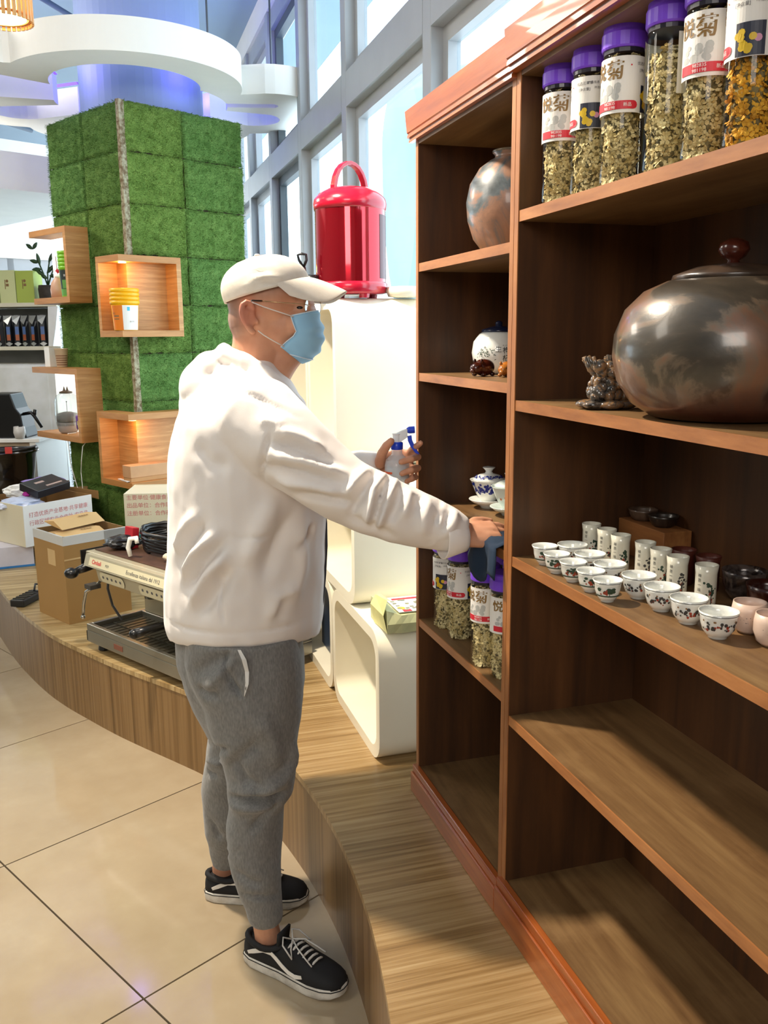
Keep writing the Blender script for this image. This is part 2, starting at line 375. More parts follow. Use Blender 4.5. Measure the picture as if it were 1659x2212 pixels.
# ------------------------------------------------------------------ flower tea jars
purple = mat('purple_lid_plastic', '#7a46e0', .38, var=.05)
petal = two('dried_petals_cream', '#a8935a', '#eadcae', 60, .35, .62, .8)
petal_y = two('dried_petals_yellow', '#a8741a', '#f0b738', 60, .35, .62, .8)
seed = two('dried_flower_hearts', '#453f2b', '#8a7d55', 50, .4, .6, .9)
paper_l = mat('jar_label_paper', '#e9e7e2', .55, var=.02)
ink_g = mat('gold_brown_ink', '#8a6a35', .5); ink_r = mat('red_ink', '#cf2436', .5, var=.03); ink_k = mat('grey_ink', '#55555a', .6); ink_w = mat('white_ink', '#f4f2f0', .5, var=0)
ink_y = mat('yellow_print', '#d9b51e', .5); ink_p = mat('pink_print', '#cf8fb0', .5); ink_n = mat('navy_print', '#23283c', .5); ink_s = mat('pale_grey_print', '#b9bbb8', .5)
clear = glass('clear_jar_plastic', '#fbfbf6', .03, .10, .05)
JR, JH = .033, .228
def flower_pile(seedn, zt, petals_mat):
    rnd = random.Random(seedn); mb = MB(); n = 0
    def flower(c, nrm, r):
        z = nrm.normalized(); x = z.orthogonal().normalized(); y = z.cross(x); a0 = rnd.random()*6; np_ = 6
        vs = [c]; fs = []
        mb.cur = 0
        for i in range(np_):
            a = a0+2*PI*i/np_; d = 2*PI/np_*.42; q = r*(.85+.3*rnd.random()); up = z*r*rnd.uniform(-.2, .45)
            p = lambda aa, rr: c + (x*math.cos(aa)+y*math.sin(aa))*rr
            b = len(vs); vs += [p(a-d, q*.85)+up, p(a+d, q*.85)+up, p(a, q*1.1)+up*1.2]; fs += [(0, b, b+2), (0, b+2, b+1)]
        mb.add(vs, fs)
        mb.cur = 1 if rnd.random() < .33 else 0
        k = r*.42; top = c+z*r*.28
        ring = [top + (x*math.cos(2*PI*i/6)+y*math.sin(2*PI*i/6))*k for i in range(6)]; base = [c+(x*math.cos(2*PI*i/6)+y*math.sin(2*PI*i/6))*k*1.1 for i in range(6)]
        mb.add(base+ring+[top+z*r*.12], [(i, (i+1) % 6, 6+(i+1) % 6, 6+i) for i in range(6)]+[(6+i, 6+(i+1) % 6, 12) for i in range(6)])
    rows = int(zt/.0100)
    for j in range(rows):
        for i in range(16):
            a = 2*PI*(i+.5*(j % 2)+rnd.uniform(-.3, .3))/16; z = .006+j*.0100+rnd.uniform(-.003, .003)
            rr = JR-.009-rnd.random()*.004; nrm = Vector((math.cos(a), math.sin(a), rnd.uniform(-.6, .6)))+Vector((rnd.uniform(-.5, .5), rnd.uniform(-.5, .5), 0))
            flower(Vector((rr*math.cos(a), rr*math.sin(a), z)), nrm, rnd.uniform(.0065, .0090))
    for k in range(26):
        a = rnd.random()*6.28; q = JR*.8*math.sqrt(rnd.random()); flower(Vector((q*math.cos(a), q*math.sin(a), zt+rnd.uniform(-.002, .003))), Vector((rnd.uniform(-.5, .5), rnd.uniform(-.5, .5), 1)), .007)
    mb.cur = 1; mb.lathe([(JR-.011, .003), (JR-.011, zt-.004)], 12)
    return mb
def make_jar(name, ztop, pm_, sd, prn='a'):
    t = emp(name)
    body = MB(); R_ = JR
    body.lathe([(R_*.80, .0), (R_*.94, .002), (R_, .008), (R_, JH-.048), (R_*.97, JH-.040), (R_*.9, JH-.034)], 28); obj('container', body, clear, t, True, local=True)
    o = obj('flowers', flower_pile(sd, ztop, pm_), [pm_, seed], t, local=True, kind='stuff')
    obj('neck_ring', MB().lathe([(R_*.94, JH-.036), (R_*.94, JH-.027)], 24), mat('dark_neck', '#2a2733', .3), t, local=True)
    ld = MB(); ld.lathe([(R_*1.0, JH-.030), (R_*1.05, JH-.027), (R_*1.05, JH-.008), (R_*1.02, JH-.006), (R_*.99, JH-.004), (R_*.97, JH+.004), (R_*.90, JH+.007)], 32)
    ld.box((R_*.2, -.009, JH+.005), (R_*1.09, .009, JH+.010)); obj('lid', ld, purple, t, local=True, bevel=.0008)
    # label, wrapped round the jar: u = arc length, v = height
    RL = R_+.0006
    def fn(rr): return lambda u, v_: (rr*math.cos(-u/R_), rr*math.sin(-u/R_), v_) if False else (rr*math.cos(u/R_), rr*math.sin(u/R_), v_)
    lb = MB(); rect(lb, -.068, .105, .078, .185, fn(RL), 40); L = obj('label', lb, paper_l, t, local=True)
    f2 = fn(RL+.0008); f3 = fn(RL+.0012); p = MB(); p.cur = 0
    
    for dx in (-.0004, .0004): write(p, '悦', .025, f2, -.041+dx, .157, bold=.008); write(p, '菊', .029, f2, -.013+dx, .155, bold=.008)                      # 0 gold
    p.cur = 1; rect(p, -.05, .110, .016, .122, f2, 14); disc(p, .016, .116, .006, f2); write(p, '•', .010, f2, .011, .168)
    p.cur = 2; write(p, '优选花草茶', .0055, f2, .034, .172); write(p, '[净含量]', .0052, f2, .034, .163); write(p, '产品信息 食用方法', .0045, f2, .058, .173); write(p, '冲泡开水', .0045, f2, .058, .165)
    p.cur = 3; write(p, '982835', .0062, f3, -.02, .1168); write(p, '981198', .0062, f3, -.02, .1108); write(p, '新品', .0062, f3, .007, .1138)
    p.cur = 4; rnd = random.Random(4)
    for k in range(16): disc(p, rnd.uniform(-.05, -.005), rnd.uniform(.126, .146), rnd.uniform(.003, .006), fn(RL+.0002+k*.00001), 10)
    p.cur = 5; rect(p, .028, .106, .062, .144, f2, 8)
    p.cur = 6; 
    for k in range(9): disc(p, rnd.uniform(.030, .044), rnd.uniform(.109, .141), .0045, f3, 8)
    p.cur = 3; disc(p, .051, .126, .010, fn(RL+.0006), 16, .8)
    p.cur = 7; disc(p, .054, .125, .0045, fn(RL+.001), 10)
    p.cur = 6; disc(p, .048, .127, .0045, fn(RL+.0011), 10)
    obj('label_print', p, [ink_g, ink_r, ink_k, ink_w, ink_s, ink_n, ink_y, ink_p], L, local=True)
    return t
G1 = 'flower tea jars on the top shelf'; G2 = 'flower tea jars on the lower shelf of the narrow cabinet'
jar_full = make_jar('tea_jar', .185, petal, 11); jar_low = make_jar('tea_jar', .165, petal, 12); jar_y = make_jar('tea_jar', .186, petal_y, 13)
def cam_ang(x, y): return math.atan2(-y, -x)        # direction from the jar towards the viewer's side of the shelf
jars = [(jar_full, .790, 1.503, 1.752, .35, 'purple-lidded jar of dried cream flowers, leftmost on the top shelf beside the divider', G1),
        (None, .793, 1.405, 1.752, -1.4, 'purple-lidded flower jar second from the divider, its label showing a teacup picture', G1),
        (None, .786, 1.298, 1.752, .0, 'purple-lidded flower jar third from the divider, label with gold characters and red strip', G1),
        (jar_low, .79, 1.185, 1.752, 2.4, 'fourth jar from the divider, label turned away and cream flowers fully visible', G1),
        (None, .79, 1.094, 1.752, .25, 'fifth jar from the divider with bold gold characters and red number strip', G1),
        (jar_y, .79, 1.006, 1.752, -1.5, 'jar of bright yellow dried chrysanthemums nearest the camera on the top shelf', G1),
        (None, .787, 2.046, .795, -1.7, 'rearmost jar of cream flowers on the lower shelf, beside the left side panel', G2),
        (None, .792, 1.958, .795, -.35, 'second jar on the lower shelf, its lid tucked under the white sleeve', G2),
        (None, .775, 1.768, .795, .1, 'large-looking bright purple-lidded jar on the lower shelf, left of the cloth tip', G2),
        (None, .786, 1.688, .795, .75, 'purple-lidded jar directly below the hanging dark blue cloth, beside the divider', G2),
        (None, .880, 1.900, .795, 2.0, 'jar half hidden behind the front row on the lower shelf', G2),
        (None, .868, 1.800, .795, 2.6, 'shaded jar behind the bright purple-lidded one on the lower shelf', G2)]
for src, x, y, z, da, lb, g in jars:
    o = src if src is not None else dup(jar_full)
    o.location = (x, y, z+.0005); o.rotation_euler = (0, 0, cam_ang(x, y)+da); tag(o, lb, 'jar', g)

# ------------------------------------------------------------------ pottery
def pot_mat(name, stops, rough=.25, scale=5, dist=1.5, bump=.15, metal=0, coat=.4, zmix=None):
    t = NT(name); v = t.coord(); f = t.noise(v, scale, 6, .6, dist)
    col = t.ramp(f, stops)
    if zmix:
        sx = t.nd('ShaderNodeSeparateXYZ'); t.lk(v, sx.inputs[0])
        z0, z1, c = zmix; k = t.nd('ShaderNodeMapRange'); k.inputs[1].default_value = z0; k.inputs[2].default_value = z1
        t.lk(t.math('ADD', sx.outputs[2], t.math('MULTIPLY', f, .03)), k.inputs[0]); col = t.mix(k.outputs[0], c, col)
    t.set(color=col, rough=rough, metal=metal, coat=coat, croug=.12); t.bump(t.noise(v, scale*16, 5, .7), bump, .001); return t.m
raku = pot_mat('raku_glaze', [(.32, '#363c3f'), (.43, '#5e666a'), (.5, '#94705c'), (.58, '#a57b63'), (.68, '#6c6c6a')], .38, 7, 1.6)
t = thing('round_vase', 'round smoky grey and rust glazed vase on the top shelf of the narrow cabinet', 'vase', (.866, 1.87, 1.7005))
vb = MB(); vb.lathe([(.045, 0), (.058, .004), (.082, .035), (.095, .075), (.098, .112), (.090, .150), (.070, .182), (.048, .198), (.037, .203), (.036, .209), (.041, .214), (.040, .218), (.033, .216), (.030, .200)], 40)
obj('body', vb, raku, t, True, local=True); obj('rim', MB().lathe([(.037, .212), (.042, .2145), (.042, .2185), (.034, .219)], 36), pot_mat('raku_rim', [(.4, '#4a4034'), (.6, '#7b6a52')], .4, 9), t, True, local=True)

porc = mat('white_porcelain', '#e6e8e2', .12, var=.03, coat=.5); porc_c = mat('cream_porcelain', '#dcd9c8', .16, var=.03, coat=.5)
t = thing('storage_jar', 'white round lidded jar painted with a green pine and black characters', 'jar', (.894, 1.985, 1.4365))
obj('body', MB().lathe([(.035, 0), (.046, .004), (.060, .028), (.064, .050), (.060, .076), (.046, .094), (.040, .098)], 36), porc, t, True, local=True)
obj('lid', MB().lathe([(.038, .097), (.042, .099), (.040, .104), (.020, .110), (.008, .112), (.009, .120), (.004, .124)], 28), mat('dark_blue_glaze', '#17203a', .2), t, True, local=True)
def sph_fn(t_, R_, zc, a0, lift=.0008, squash=.8):
    def fn(u, v):
        a = a0+u/R_; dz = v; rr = math.sqrt(max(1-(dz/(R_*squash))**2, .05))*R_+lift
        return (rr*math.cos(a), rr*math.sin(a), zc+dz)
    return fn
a0 = cam_ang(.894, 1.985)
fn = sph_fn(t, .0645, .050, a0)
p = MB()
for i, ch in enumerate('黑枸杞'): write(p, ch, .017, fn, .018, .018-i*.018)
for i, ch in enumerate('野生'): write(p, ch, .016, fn, .000, .020-i*.017)
obj('characters', p, mat('black_ink', '#1d1d1b', .5), t, local=True)
p = MB(); rnd = random.Random(3)
for k in range(46):
    u, v_ = rnd.gauss(-.032, .012), rnd.gauss(.002, .008); a = rnd.random()*6
    p.add([fn(u, v_), fn(u+.006*math.cos(a), v_+.006*math.sin(a)), fn(u+.004*math.cos(a+.5), v_+.004*math.sin(a+.5))], [(0, 1, 2)])
obj('painted_pine', p, mat('pine_green_ink', '#2c4434', .5), t, local=True)

def tea_pet(loc, rz, s, m_, lab):
    t = thing('animal_figurine', lab, 'figurine', loc, rz, 'small carved animals by the white jar')
    b = MB(); b.ball((0, 0, .017*s), (.024*s, .019*s, .017*s), 20, 14); obj('body', b, m_, t, True, local=True)
    h = MB(); h.ball((.020*s, 0, .016*s), (.016*s, .013*s, .012*s), 16, 12); h.ball((.033*s, 0, .011*s), (.006*s, .006*s, .005*s), 10, 8); hd = obj('head', h, m_, t, True, local=True)
    for sg in (-1, 1):
        e = MB(); e.ball((.017*s, sg*.009*s, .029*s), (.004*s, .0025*s, .005*s), 10, 8); obj('ear', e, m_, t, True, local=True)
        e = MB(); e.ball((.028*s, sg*.0085*s, .019*s), .0022*s, 8, 6); obj('eye', e, black, t, True, local=True)
    f = MB()
    for x in (-.012, .014):
        for sg in (-1, 1): f.ball((x*s, sg*.012*s, .004*s), (.006*s, .005*s, .004*s), 8, 6)
    obj('feet', f, m_, t, True, local=True)
tea_pet((.815, 1.888, 1.4365), 3.6, 1.15, pot_mat('dark_rosewood', [(.4, '#2a0f08'), (.6, '#4a1c10')], .2, 14), 'dark red-brown carved animal with beady eye beside the white jar')
tea_pet((.850, 1.838, 1.4365), 3.9, 1.0, pot_mat('amber_wood', [(.4, '#8a4f1c'), (.6, '#b06d2c')], .2, 14), 'amber wooden carved animal peeking out beside the divider')

bronze = pot_mat('smoked_copper_glaze', [(.30, '#34302a'), (.44, '#4a4238'), (.48, '#6f6050'), (.54, '#7f5c46'), (.70, '#665042')], .34, 5.5, 1.2, .22, .12, .6, (.02, .075, '#4f1d12'))
t = thing('big_round_pot', 'big squat bronze and grey glazed pot with knobbed lid', 'pot', (.868, 1.118, 1.4055))
obj('body', MB().lathe([(.085, 0), (.105, .003), (.135, .022), (.156, .054), (.164, .090), (.162, .122), (.148, .158), (.122, .184), (.090, .198), (.076, .200)], 56), bronze, t, True, local=True)
L = obj('lid', MB().lathe([(.078, .198), (.084, .200), (.082, .206), (.050, .217), (.020, .221)], 40), pot_mat('lid_glaze', [(.4, '#2e2620'), (.6, '#4b3b30')], .3, 9), t, True, local=True)
obj('knob', MB().lathe([(.010, .219), (.008, .225), (.016, .230), (.022, .240), (.019, .250), (.008, .256)], 24), pot_mat('knob_glaze', [(.4, '#3a1510'), (.6, '#5a281a')], .2, 9), L, True, local=True)

agm = NT('banded_agate'); v = agm.coord(); f = agm.noise(v, 30, 5, .6, 1)
agm.set(color=agm.ramp(f, [(.35, '#241f1a'), (.46, '#5a544e'), (.53, '#8f6b45'), (.6, '#6b6662'), (.72, '#2e2a26')]), rough=.1, coat=.7)
t = thing('agate_carving', 'knobbly glossy grey and amber agate carving on a low foot', 'ornament', (.800, 1.330, 1.4055))
rnd = random.Random(9); cv = MB(); 
for k in range(90):
    a = rnd.random()*6.28; h = rnd.random(); r_ = (.040-.010*h)*math.sqrt(rnd.random()); r_ = max(r_, .012)
    cv.ball((r_*math.cos(a), r_*math.sin(a)*.8, .020+.052*h), rnd.uniform(.006, .013), 8, 6)
for k in range(14):
    a = rnd.random()*6.28; cv.tube([(.01*math.cos(a), .01*math.sin(a), .05), (.035*math.cos(a), .03*math.sin(a), .065+.01*rnd.random()), (.045*math.cos(a), .036*math.sin(a), .082+.006*rnd.random())], [.006, .005, .003], 6)
obj('carved_mass', cv, agm.m, t, True, local=True)
ft_ = MB()
for k in range(7):
    a = k*.9; ft_.ball((.032*math.cos(a), .026*math.sin(a), .008), (.024, .018, .008), 12, 8)
obj('foot', ft_, agm.m, t, True, local=True)
brown_glaze = pot_mat('dark_red_brown_glaze', [(.4, '#2a0f0a'), (.6, '#421a12')], .22, 12)
def bowl_prof(r, h, th=.0016, flare=0, foot=.5):
    return [(r*foot, 0), (r*foot, h*.08), (r*(foot+.12), h*.12), (r*.80, h*.30), (r*.91, h*.55), (r*.95, h*.80), (r*(1+flare), h), (r*(1+flare)-th, h), (r*.95-th, h*.80), (r*.89-th, h*.55), (r*.76-th, h*.32), (r*.45, h*.16), (.001, h*.14)]
solid('serving_bowl', MB().lathe(bowl_prof(.055, .068), 36), brown_glaze, 'dark red-brown bowl half hidden between agate carving and big pot', 'bowl', smooth=True).location = (.895, 1.36, 1.4055)

# gaiwans
def gaiwan(loc, m_, lab, deco):
    t = thing('gaiwan', lab, 'lidded cup', loc, 0, 'lidded tea bowls on the shelf above the hand')
    obj('saucer', MB().lathe([(.020, 0), (.022, .006), (.040, .014), (.050, .022), (.049, .0235), (.038, .016), (.012, .012)], 32), m_, t, True, local=True)
    obj('cup', MB().lathe([(.018, .0165), (.020, .022), (.032, .036), (.040, .055), (.046, .070), (.0475, .072), (.045, .071), (.036, .052), (.012, .03)], 32), m_, t, True, local=True)
    l = obj('lid', MB().lathe([(.041, .069), (.038, .076), (.025, .084), (.010, .088), (.008, .093), (.012, .098), (.016, .102), (.015, .103), (.004, .099)], 32), m_, t, True, local=True)
    a0 = cam_ang(loc[0], loc[1]); rnd = random.Random(int(loc[1]*100)); p = MB(); q = MB()
    def fn(u, v_, w_=.0009):
        z = .036+v_; r = .032+(.046-.032)*v_/.034+w_; return (r*math.cos(a0+u/.04), r*math.sin(a0+u/.04), z)
    def fl(u, v_):
        r = .039-(v_)*.55; return (r*math.cos(a0+u/.03), r*math.sin(a0+u/.03), .0765+v_*.62*.8+.0006)
    for k in range(deco):
        disc(p, rnd.uniform(-.05, .05), rnd.uniform(.003, .031), rnd.uniform(.002, .0048), fn, 7)
        disc(q, rnd.uniform(-.04, .04), rnd.uniform(.002, .014), rnd.uniform(.0012, .003), fl, 6)
    obj('painted_decoration', p, mat('cobalt_blue', '#1d2f86', .2) if deco > 20 else mat('orange_koi', '#c4601c', .3), t, local=True)
    if deco > 20: obj('painted_lid_flowers', q, mat('cobalt_blue', '#1d2f86', .2), l, local=True)
    return t
gaiwan((.896, 2.035, 1.1005), porc, 'blue and white floral lidded tea bowl on its saucer', 70)
gaiwan((.905, 1.925, 1.1005), mat('pale_celadon_porcelain', '#cfdcd6', .12, var=.02, coat=.5), 'plain pale lidded tea bowl with saucer, beside the divider', 5)

# tasting cups
ink_gr = mat('pine_green_ink', '#2c4434', .5); ink_red = mat('painted_rust', '#9a3c28', .5); ink_dk = mat('painted_dark_grey', '#3b3a38', .5); ink_br = mat('painted_brown', '#8b6a44', .5)
def scene_print(t, R_, h, kind, sd, a0, taper=.15):
    rnd = random.Random(sd); p = MB()
    def fn(u, v_, w_=.0006):
        if kind in 'AB':
            k = v_/h; rr = R_*float(np.interp(k, [.12, .30, .55, .80, 1], [.62, .80, .91, .95, 1.0 if kind == 'B' else 1.08]))+.0003
        else: rr = R_*.93
        rr += w_; return (rr*math.cos(a0+u/R_), rr*math.sin(a0+u/R_), v_)
    w_ = R_*1.2
    if kind == 'A':     # pine over a green bank
        p.cur = 0; rect(p, -w_*1.2, h*.30, w_*1.2, h*.36, fn, 10)
        for k in range(20): disc(p, rnd.gauss(w_*.1, w_*.32), h*rnd.uniform(.5, .75), rnd.uniform(.0015, .0032), fn, 6, 1.5)
        p.cur = 1
        for k in range(9): disc(p, rnd.gauss(-w_*.05, w_*.2), h*rnd.uniform(.42, .62), rnd.uniform(.0012, .0026), fn, 6)
        p.cur = 2; rect(p, w_*.05, h*.36, w_*.1, h*.6, fn); rect(p, -w_*2.4, h*.9, w_*2.4, h*.925, fn, 24)
    elif kind == 'B':   # seated figures
        p.cur = 2
        for k in range(24): disc(p, rnd.uniform(-w_*.9, w_*.9), h*rnd.uniform(.38, .68), rnd.uniform(.0012, .003), fn, 6)
        p.cur = 1
        for k in range(9): disc(p, rnd.uniform(-w_*.8, w_*.8), h*rnd.uniform(.36, .6), rnd.uniform(.001, .0026), fn, 6)
        p.cur = 3
        for k in range(4): disc(p, rnd.uniform(-w_*.8, w_*.8), h*.72, .0016, fn, 6)
        p.cur = 2; rect(p, -w_*2.2, h*.9, w_*2.2, h*.925, fn, 24)
    elif kind == 'C':   # tree and column of characters
        p.cur = 2
        for i, ch in enumerate('禅茶一味'): write(p, ch, .0068, fn, -w_*.55, h*.74-i*.0078)
        p.cur = 0 if sd % 2 else 2
        for k in range(24): disc(p, rnd.gauss(w_*.4, w_*.22), h*rnd.uniform(.25, .62), rnd.uniform(.0012, .003), fn, 6)
        p.cur = 1
        for k in range(7): disc(p, rnd.gauss(w_*.3, w_*.2), h*rnd.uniform(.14, .4), rnd.uniform(.001, .0024), fn, 6)
        p.cur = 2; rect(p, w_*.38, h*.1, w_*.46, h*.45, fn); rect(p, -w_*2.4, h*.88, w_*2.4, h*.9, fn, 24)
    else:               # a few bamboo strokes
        p.cur = 2
        for k in range(6):
            u = rnd.uniform(-w_*.6, w_*.5); v_ = h*rnd.uniform(.35, .6); p.add([fn(u, v_), fn(u+.010, v_+.004), fn(u+.011, v_+.003), fn(u+.001, v_-.001)], [(0, 1, 2, 3)])
    obj('painted_scene', p, [ink_gr, ink_red, ink_dk, ink_br], t, local=True)
zs = 1.0975
A_ = [(.774, 1.490), (.766, 1.427), (.766, 1.366), (.764, 1.301), (.761, 1.241)]
B_ = [(.823, 1.472), (.818, 1.398), (.814, 1.323), (.820, 1.242), (.816, 1.171), (.818, 1.104), (.818, 1.034)]
C_ = [(.880, 1.502), (.882, 1.449), (.880, 1.397), (.890, 1.333), (.886, 1.280), (.882, 1.226), (.892, 1.164)]
ordn = ['first', 'second', 'third', 'fourth', 'fifth', 'sixth', 'seventh']
for i, (x, y) in enumerate(A_):
    t = thing('tea_cup', 'small flared pine-painted cup, %s from the divider in the front row' % ordn[i], 'cup', (x, y, zs), 0, 'small flared pine-painted cups in the front row')
    obj('cup_body', MB().lathe(bowl_prof(.0225, .037, .0012, .10, .5), 28), porc, t, True, local=True); scene_print(t, .0225, .037, 'A', i+5, cam_ang(x, y)+.1)
for i, (x, y) in enumerate(B_):
    t = thing('tea_bowl', 'wider cup with painted figures, %s from the divider in the second row' % ordn[i], 'cup', (x, y, zs), 0, 'wider figure-painted cups in the second row')
    obj('cup_body', MB().lathe(bowl_prof(.0275, .040, .0013, .04, .5), 30), porc, t, True, local=True); scene_print(t, .0275, .040, 'B', i+25, cam_ang(x, y)+.1)
for i, (x, y) in enumerate(C_):
    t = thing('aroma_cup', 'tall narrow cup with characters, %s from the divider in the rear row' % ordn[i], 'cup', (x, y, zs), 0, 'tall cylindrical cups in the rear row')
    obj('cup_body', MB().lathe([(.0150, 0), (.0165, .002), (.0168, .012), (.0168, .056), (.0185, .070), (.0172, .070), (.0155, .056), (.0150, .01), (.001, .008)], 28), porc_c, t, True, local=True); scene_print(t, .0178, .070, 'C', i+41, cam_ang(x, y)+.05)
pinkc = mat('pink_white_clay', '#d9bfae', .35, var=.03)
for i, (x, y, lb) in enumerate([(.876, 1.040, 'round pale pink clay cup with dark grass strokes behind the last bowls'), (.868, .982, 'pale pink clay cup with dark grass strokes, cut by the right picture edge')]):
    t = thing('clay_cup', lb, 'cup', (x, y, zs), 0, 'pale pink clay cups')
    obj('cup_body', MB().lathe([(.014, 0), (.021, .006), (.0255, .020), (.0255, .034), (.0235, .046), (.0222, .046), (.023, .034), (.022, .02), (.001, .008)], 30), pinkc, t, True, local=True); scene_print(t, .0268, .046, 'D', i+61, cam_ang(x, y))
redclay = mat('red_yixing_clay', '#4f2117', .45, var=.1); dkclay = pot_mat('black_brown_clay', [(.4, '#1b1512'), (.6, '#33271f')], .35, 20)
for x, y, lb in [(.941, 1.292, 'dark red clay mug beside the wooden stand'), (.951, 1.238, 'dark red clay mug second from the wooden stand')]:
    t = thing('clay_mug', lb, 'cup', (x, y, zs), 0, 'dark red clay mugs'); obj('cup_body', MB().lathe([(.016, 0), (.019, .003), (.019, .052), (.0215, .062), (.0195, .062), (.0172, .05), (.001, .008)], 28), redclay, t, True, local=True)
solid('iron_glaze_bowl', MB().lathe(bowl_prof(.036, .052), 32), pot_mat('tenmoku_glaze', [(.4, '#231b1a'), (.6, '#5c514c')], .15, 24, metal=.3), 'dark bowl with silvery glaze at the back of the cup shelf', 'bowl', smooth=True).location = (.972, 1.172, zs)
solid('dark_red_bowl', MB().lathe(bowl_prof(.034, .050), 32), brown_glaze, 'dark red-brown bowl behind the pink clay cups', 'bowl', smooth=True).location = (.955, 1.095, zs)
pine = wood('raw_pine_block', '#6b3f1e', '#8f5c30', '#a8743f', (30, 1.5, 12), rough=.55, band=1.0, fine=30)
solid('wooden_stand', MB().box((.965, 1.388, zs), (1.026, 1.543, zs+.068)), pine, 'rectangular raw pine block with swirling grain against the cabinet back', 'stand', bevel=.0015)
for x, y, lb, m_ in [(.996, 1.505, 'shallow brown clay dish on the left of the pine block', pot_mat('brown_clay', [(.4, '#3f2e22'), (.6, '#5c4636')], .5, 16)), (.998, 1.440, 'shallow near-black clay dish on the right of the pine block', dkclay)]:
    q = solid('clay_dish', MB().lathe(bowl_prof(.029, .022, .002, 0, .6), 28), m_, lb, 'dish', 'clay dishes on the pine block', smooth=True); q.location = (x, y, zs+.0685)
# ------------------------------------------------------------------ white rounded cube shelves
def rrect(w_, h, r, n=6):
    out = []
    for cx, cy, a0 in ((w_-r, r, -PI/2), (w_-r, h-r, 0), (r, h-r, PI/2), (r, r, PI)):
        for k in range(n+1): a = a0 + PI/2*k/n; out.append((cx+r*math.cos(a), cy+r*math.sin(a)))
    return out
def cube_unit(y0, z0, w_, h, lab, xf=.68, dp=.40, th=.034, r=.075):
    t = thing('cube_shelf', lab, 'shelf', (xf+dp/2, y0+w_/2, z0), 0, 'white rounded cube shelves stacked by the window')
    o = rrect(w_, h, r); i_ = [(a*(w_-2*th)/w_+th, b*(h-2*th)/h+th) for a, b in rrect(w_, h, r*.85)]
    n = len(o); mb = MB()
    P_ = lambda p, x: (x, y0+p[0], z0+p[1])
    vs = [P_(p, xf) for p in o]+[P_(p, xf) for p in i_]+[P_(p, xf+dp) for p in o]+[P_(p, xf+dp) for p in i_]
    fs = []
    for k in range(n):
        q = (k+1) % n; fs += [(k, n+k, n+q, q), (k, q, 2*n+q, 2*n+k), (n+k, 3*n+k, 3*n+q, n+q), (2*n+k, 2*n+q, 3*n+q, 3*n+k)]
    mb.add(vs, fs); o1 = obj('shell', mb, warm_white, t)
    bp = MB(); m_ = len(i_); bp.add([P_(p, xf+dp-.03) for p in i_]+[P_(p, xf+dp-.02) for p in i_], [tuple(range(m_-1, -1, -1)), tuple(range(m_, 2*m_))]+[(k, (k+1) % m_, m_+(k+1) % m_, m_+k) for k in range(m_)])
    obj('back_panel', bp, mat('cream_back_panel', '#d8d3b4', .5, var=.05, vscale=4), t)
    for f in (o1,):
        for k, pl in enumerate(f.data.polygons): pl.use_smooth = True
        e = f.modifiers.new('es', 'EDGE_SPLIT'); e.split_angle = math.radians(40)
    return t
cube_unit(2.293, .3005, .555, .398, 'nearest bottom white cube shelf with rust-stained inside, on the platform')
cube_unit(2.856, .3005, .555, .398, 'second white cube shelf on the platform, holding dark blue things, partly behind the person')
cube_unit(2.545, .6995, .555, .405, 'white cube shelf in the middle layer, bridging the two bottom ones')
cube_unit(3.108, .6995, .555, .405, 'far white cube shelf in the middle layer, mostly behind the white jacket')
cube_unit(2.740, 1.1055, .405, .540, 'upright white cube shelf under the red dispenser, a domed bin inside')
cube_unit(3.155, 1.1055, .405, .540, 'upright white cube shelf behind the face mask, cream inside')
cube_unit(3.62, .3005, .555, .398, 'farthest bottom white cube shelf')
# domed bin inside the upright cube
t = thing('domed_bin', 'white cylinder with black dome lid standing inside the upright cube shelf', 'bin', (.90, 2.985, 1.1405))
obj('body', MB().lathe([(.085, 0), (.088, .004), (.088, .235), (.084, .24)], 36), white_paint, t, True, local=True)
obj('dome_lid', MB().lathe([(.089, .240), (.090, .262), (.078, .295), (.052, .322), (.02, .335)], 36), mat('black_gloss_dome', '#0b0a09', .1), t, True, local=True)
sk = MB(); a0 = math.atan2(-2.985, -.90)
sk.add([(.0888*math.cos(a0-.42+k*.08), .0888*math.sin(a0-.42+k*.08), z) for z in (.17, .215) for k in range(6)], [(k, k+1, 7+k, 6+k) for k in range(5)])
obj('sticker', sk, mat('grey_sticker', '#6d6459', .5), t, local=True)
# dark blue things in the lower cube
t = thing('blue_crate', 'dark blue box inside the second bottom cube shelf', 'box', (.86, 3.10, .335))
obj('body', MB().box((-.12, -.19, 0), (.12, .19, .26)), mat('dark_blue_plastic', '#27364f', .4), t, local=True, bevel=.008)
obj('strap', MB().box((-.124, -.02, 0), (-.119, .0, .26)), black, t, local=True)
# paper package on the nearest bottom cube
t = thing('paper_package', 'crumpled green-cream paper package with printed label on the nearest cube shelf', 'package', (.79, 2.375, .699))
pk = MB(); rings = []
for i in range(9):
    x = -.085+i*.022; h = .052 if i > 1 else (.068 if i == 0 else .06); wv = .004*math.sin(i*2.1)
    rings.append([Vector((x, y, z)) for y, z in ((-.085+wv, .002), (-.088, .030), (-.078+wv, h), (0, h+.004+wv), (.078, h), (.085, .03), (.082, .002))])
pk.loft(rings); obj('wrapping', pk, mat('olive_cream_paper', '#b9b98a', .6, var=.12, vscale=20), t, local=True)
fl_ = MB(); fl_.loft([[Vector((-.085, -.085, .003)), Vector((-.090, .03, .003))], [Vector((-.095, -.08, .055)), Vector((-.100, .035, .060))], [Vector((-.082, -.075, .098)), Vector((-.086, .03, .088))], [Vector((-.066, -.07, .092)), Vector((-.068, .03, .086))]], caps=False, closed=False)
obj('folded_end', fl_, mat('pale_green_paper', '#cfcb8a', .6, var=.1, vscale=20), t, local=True)
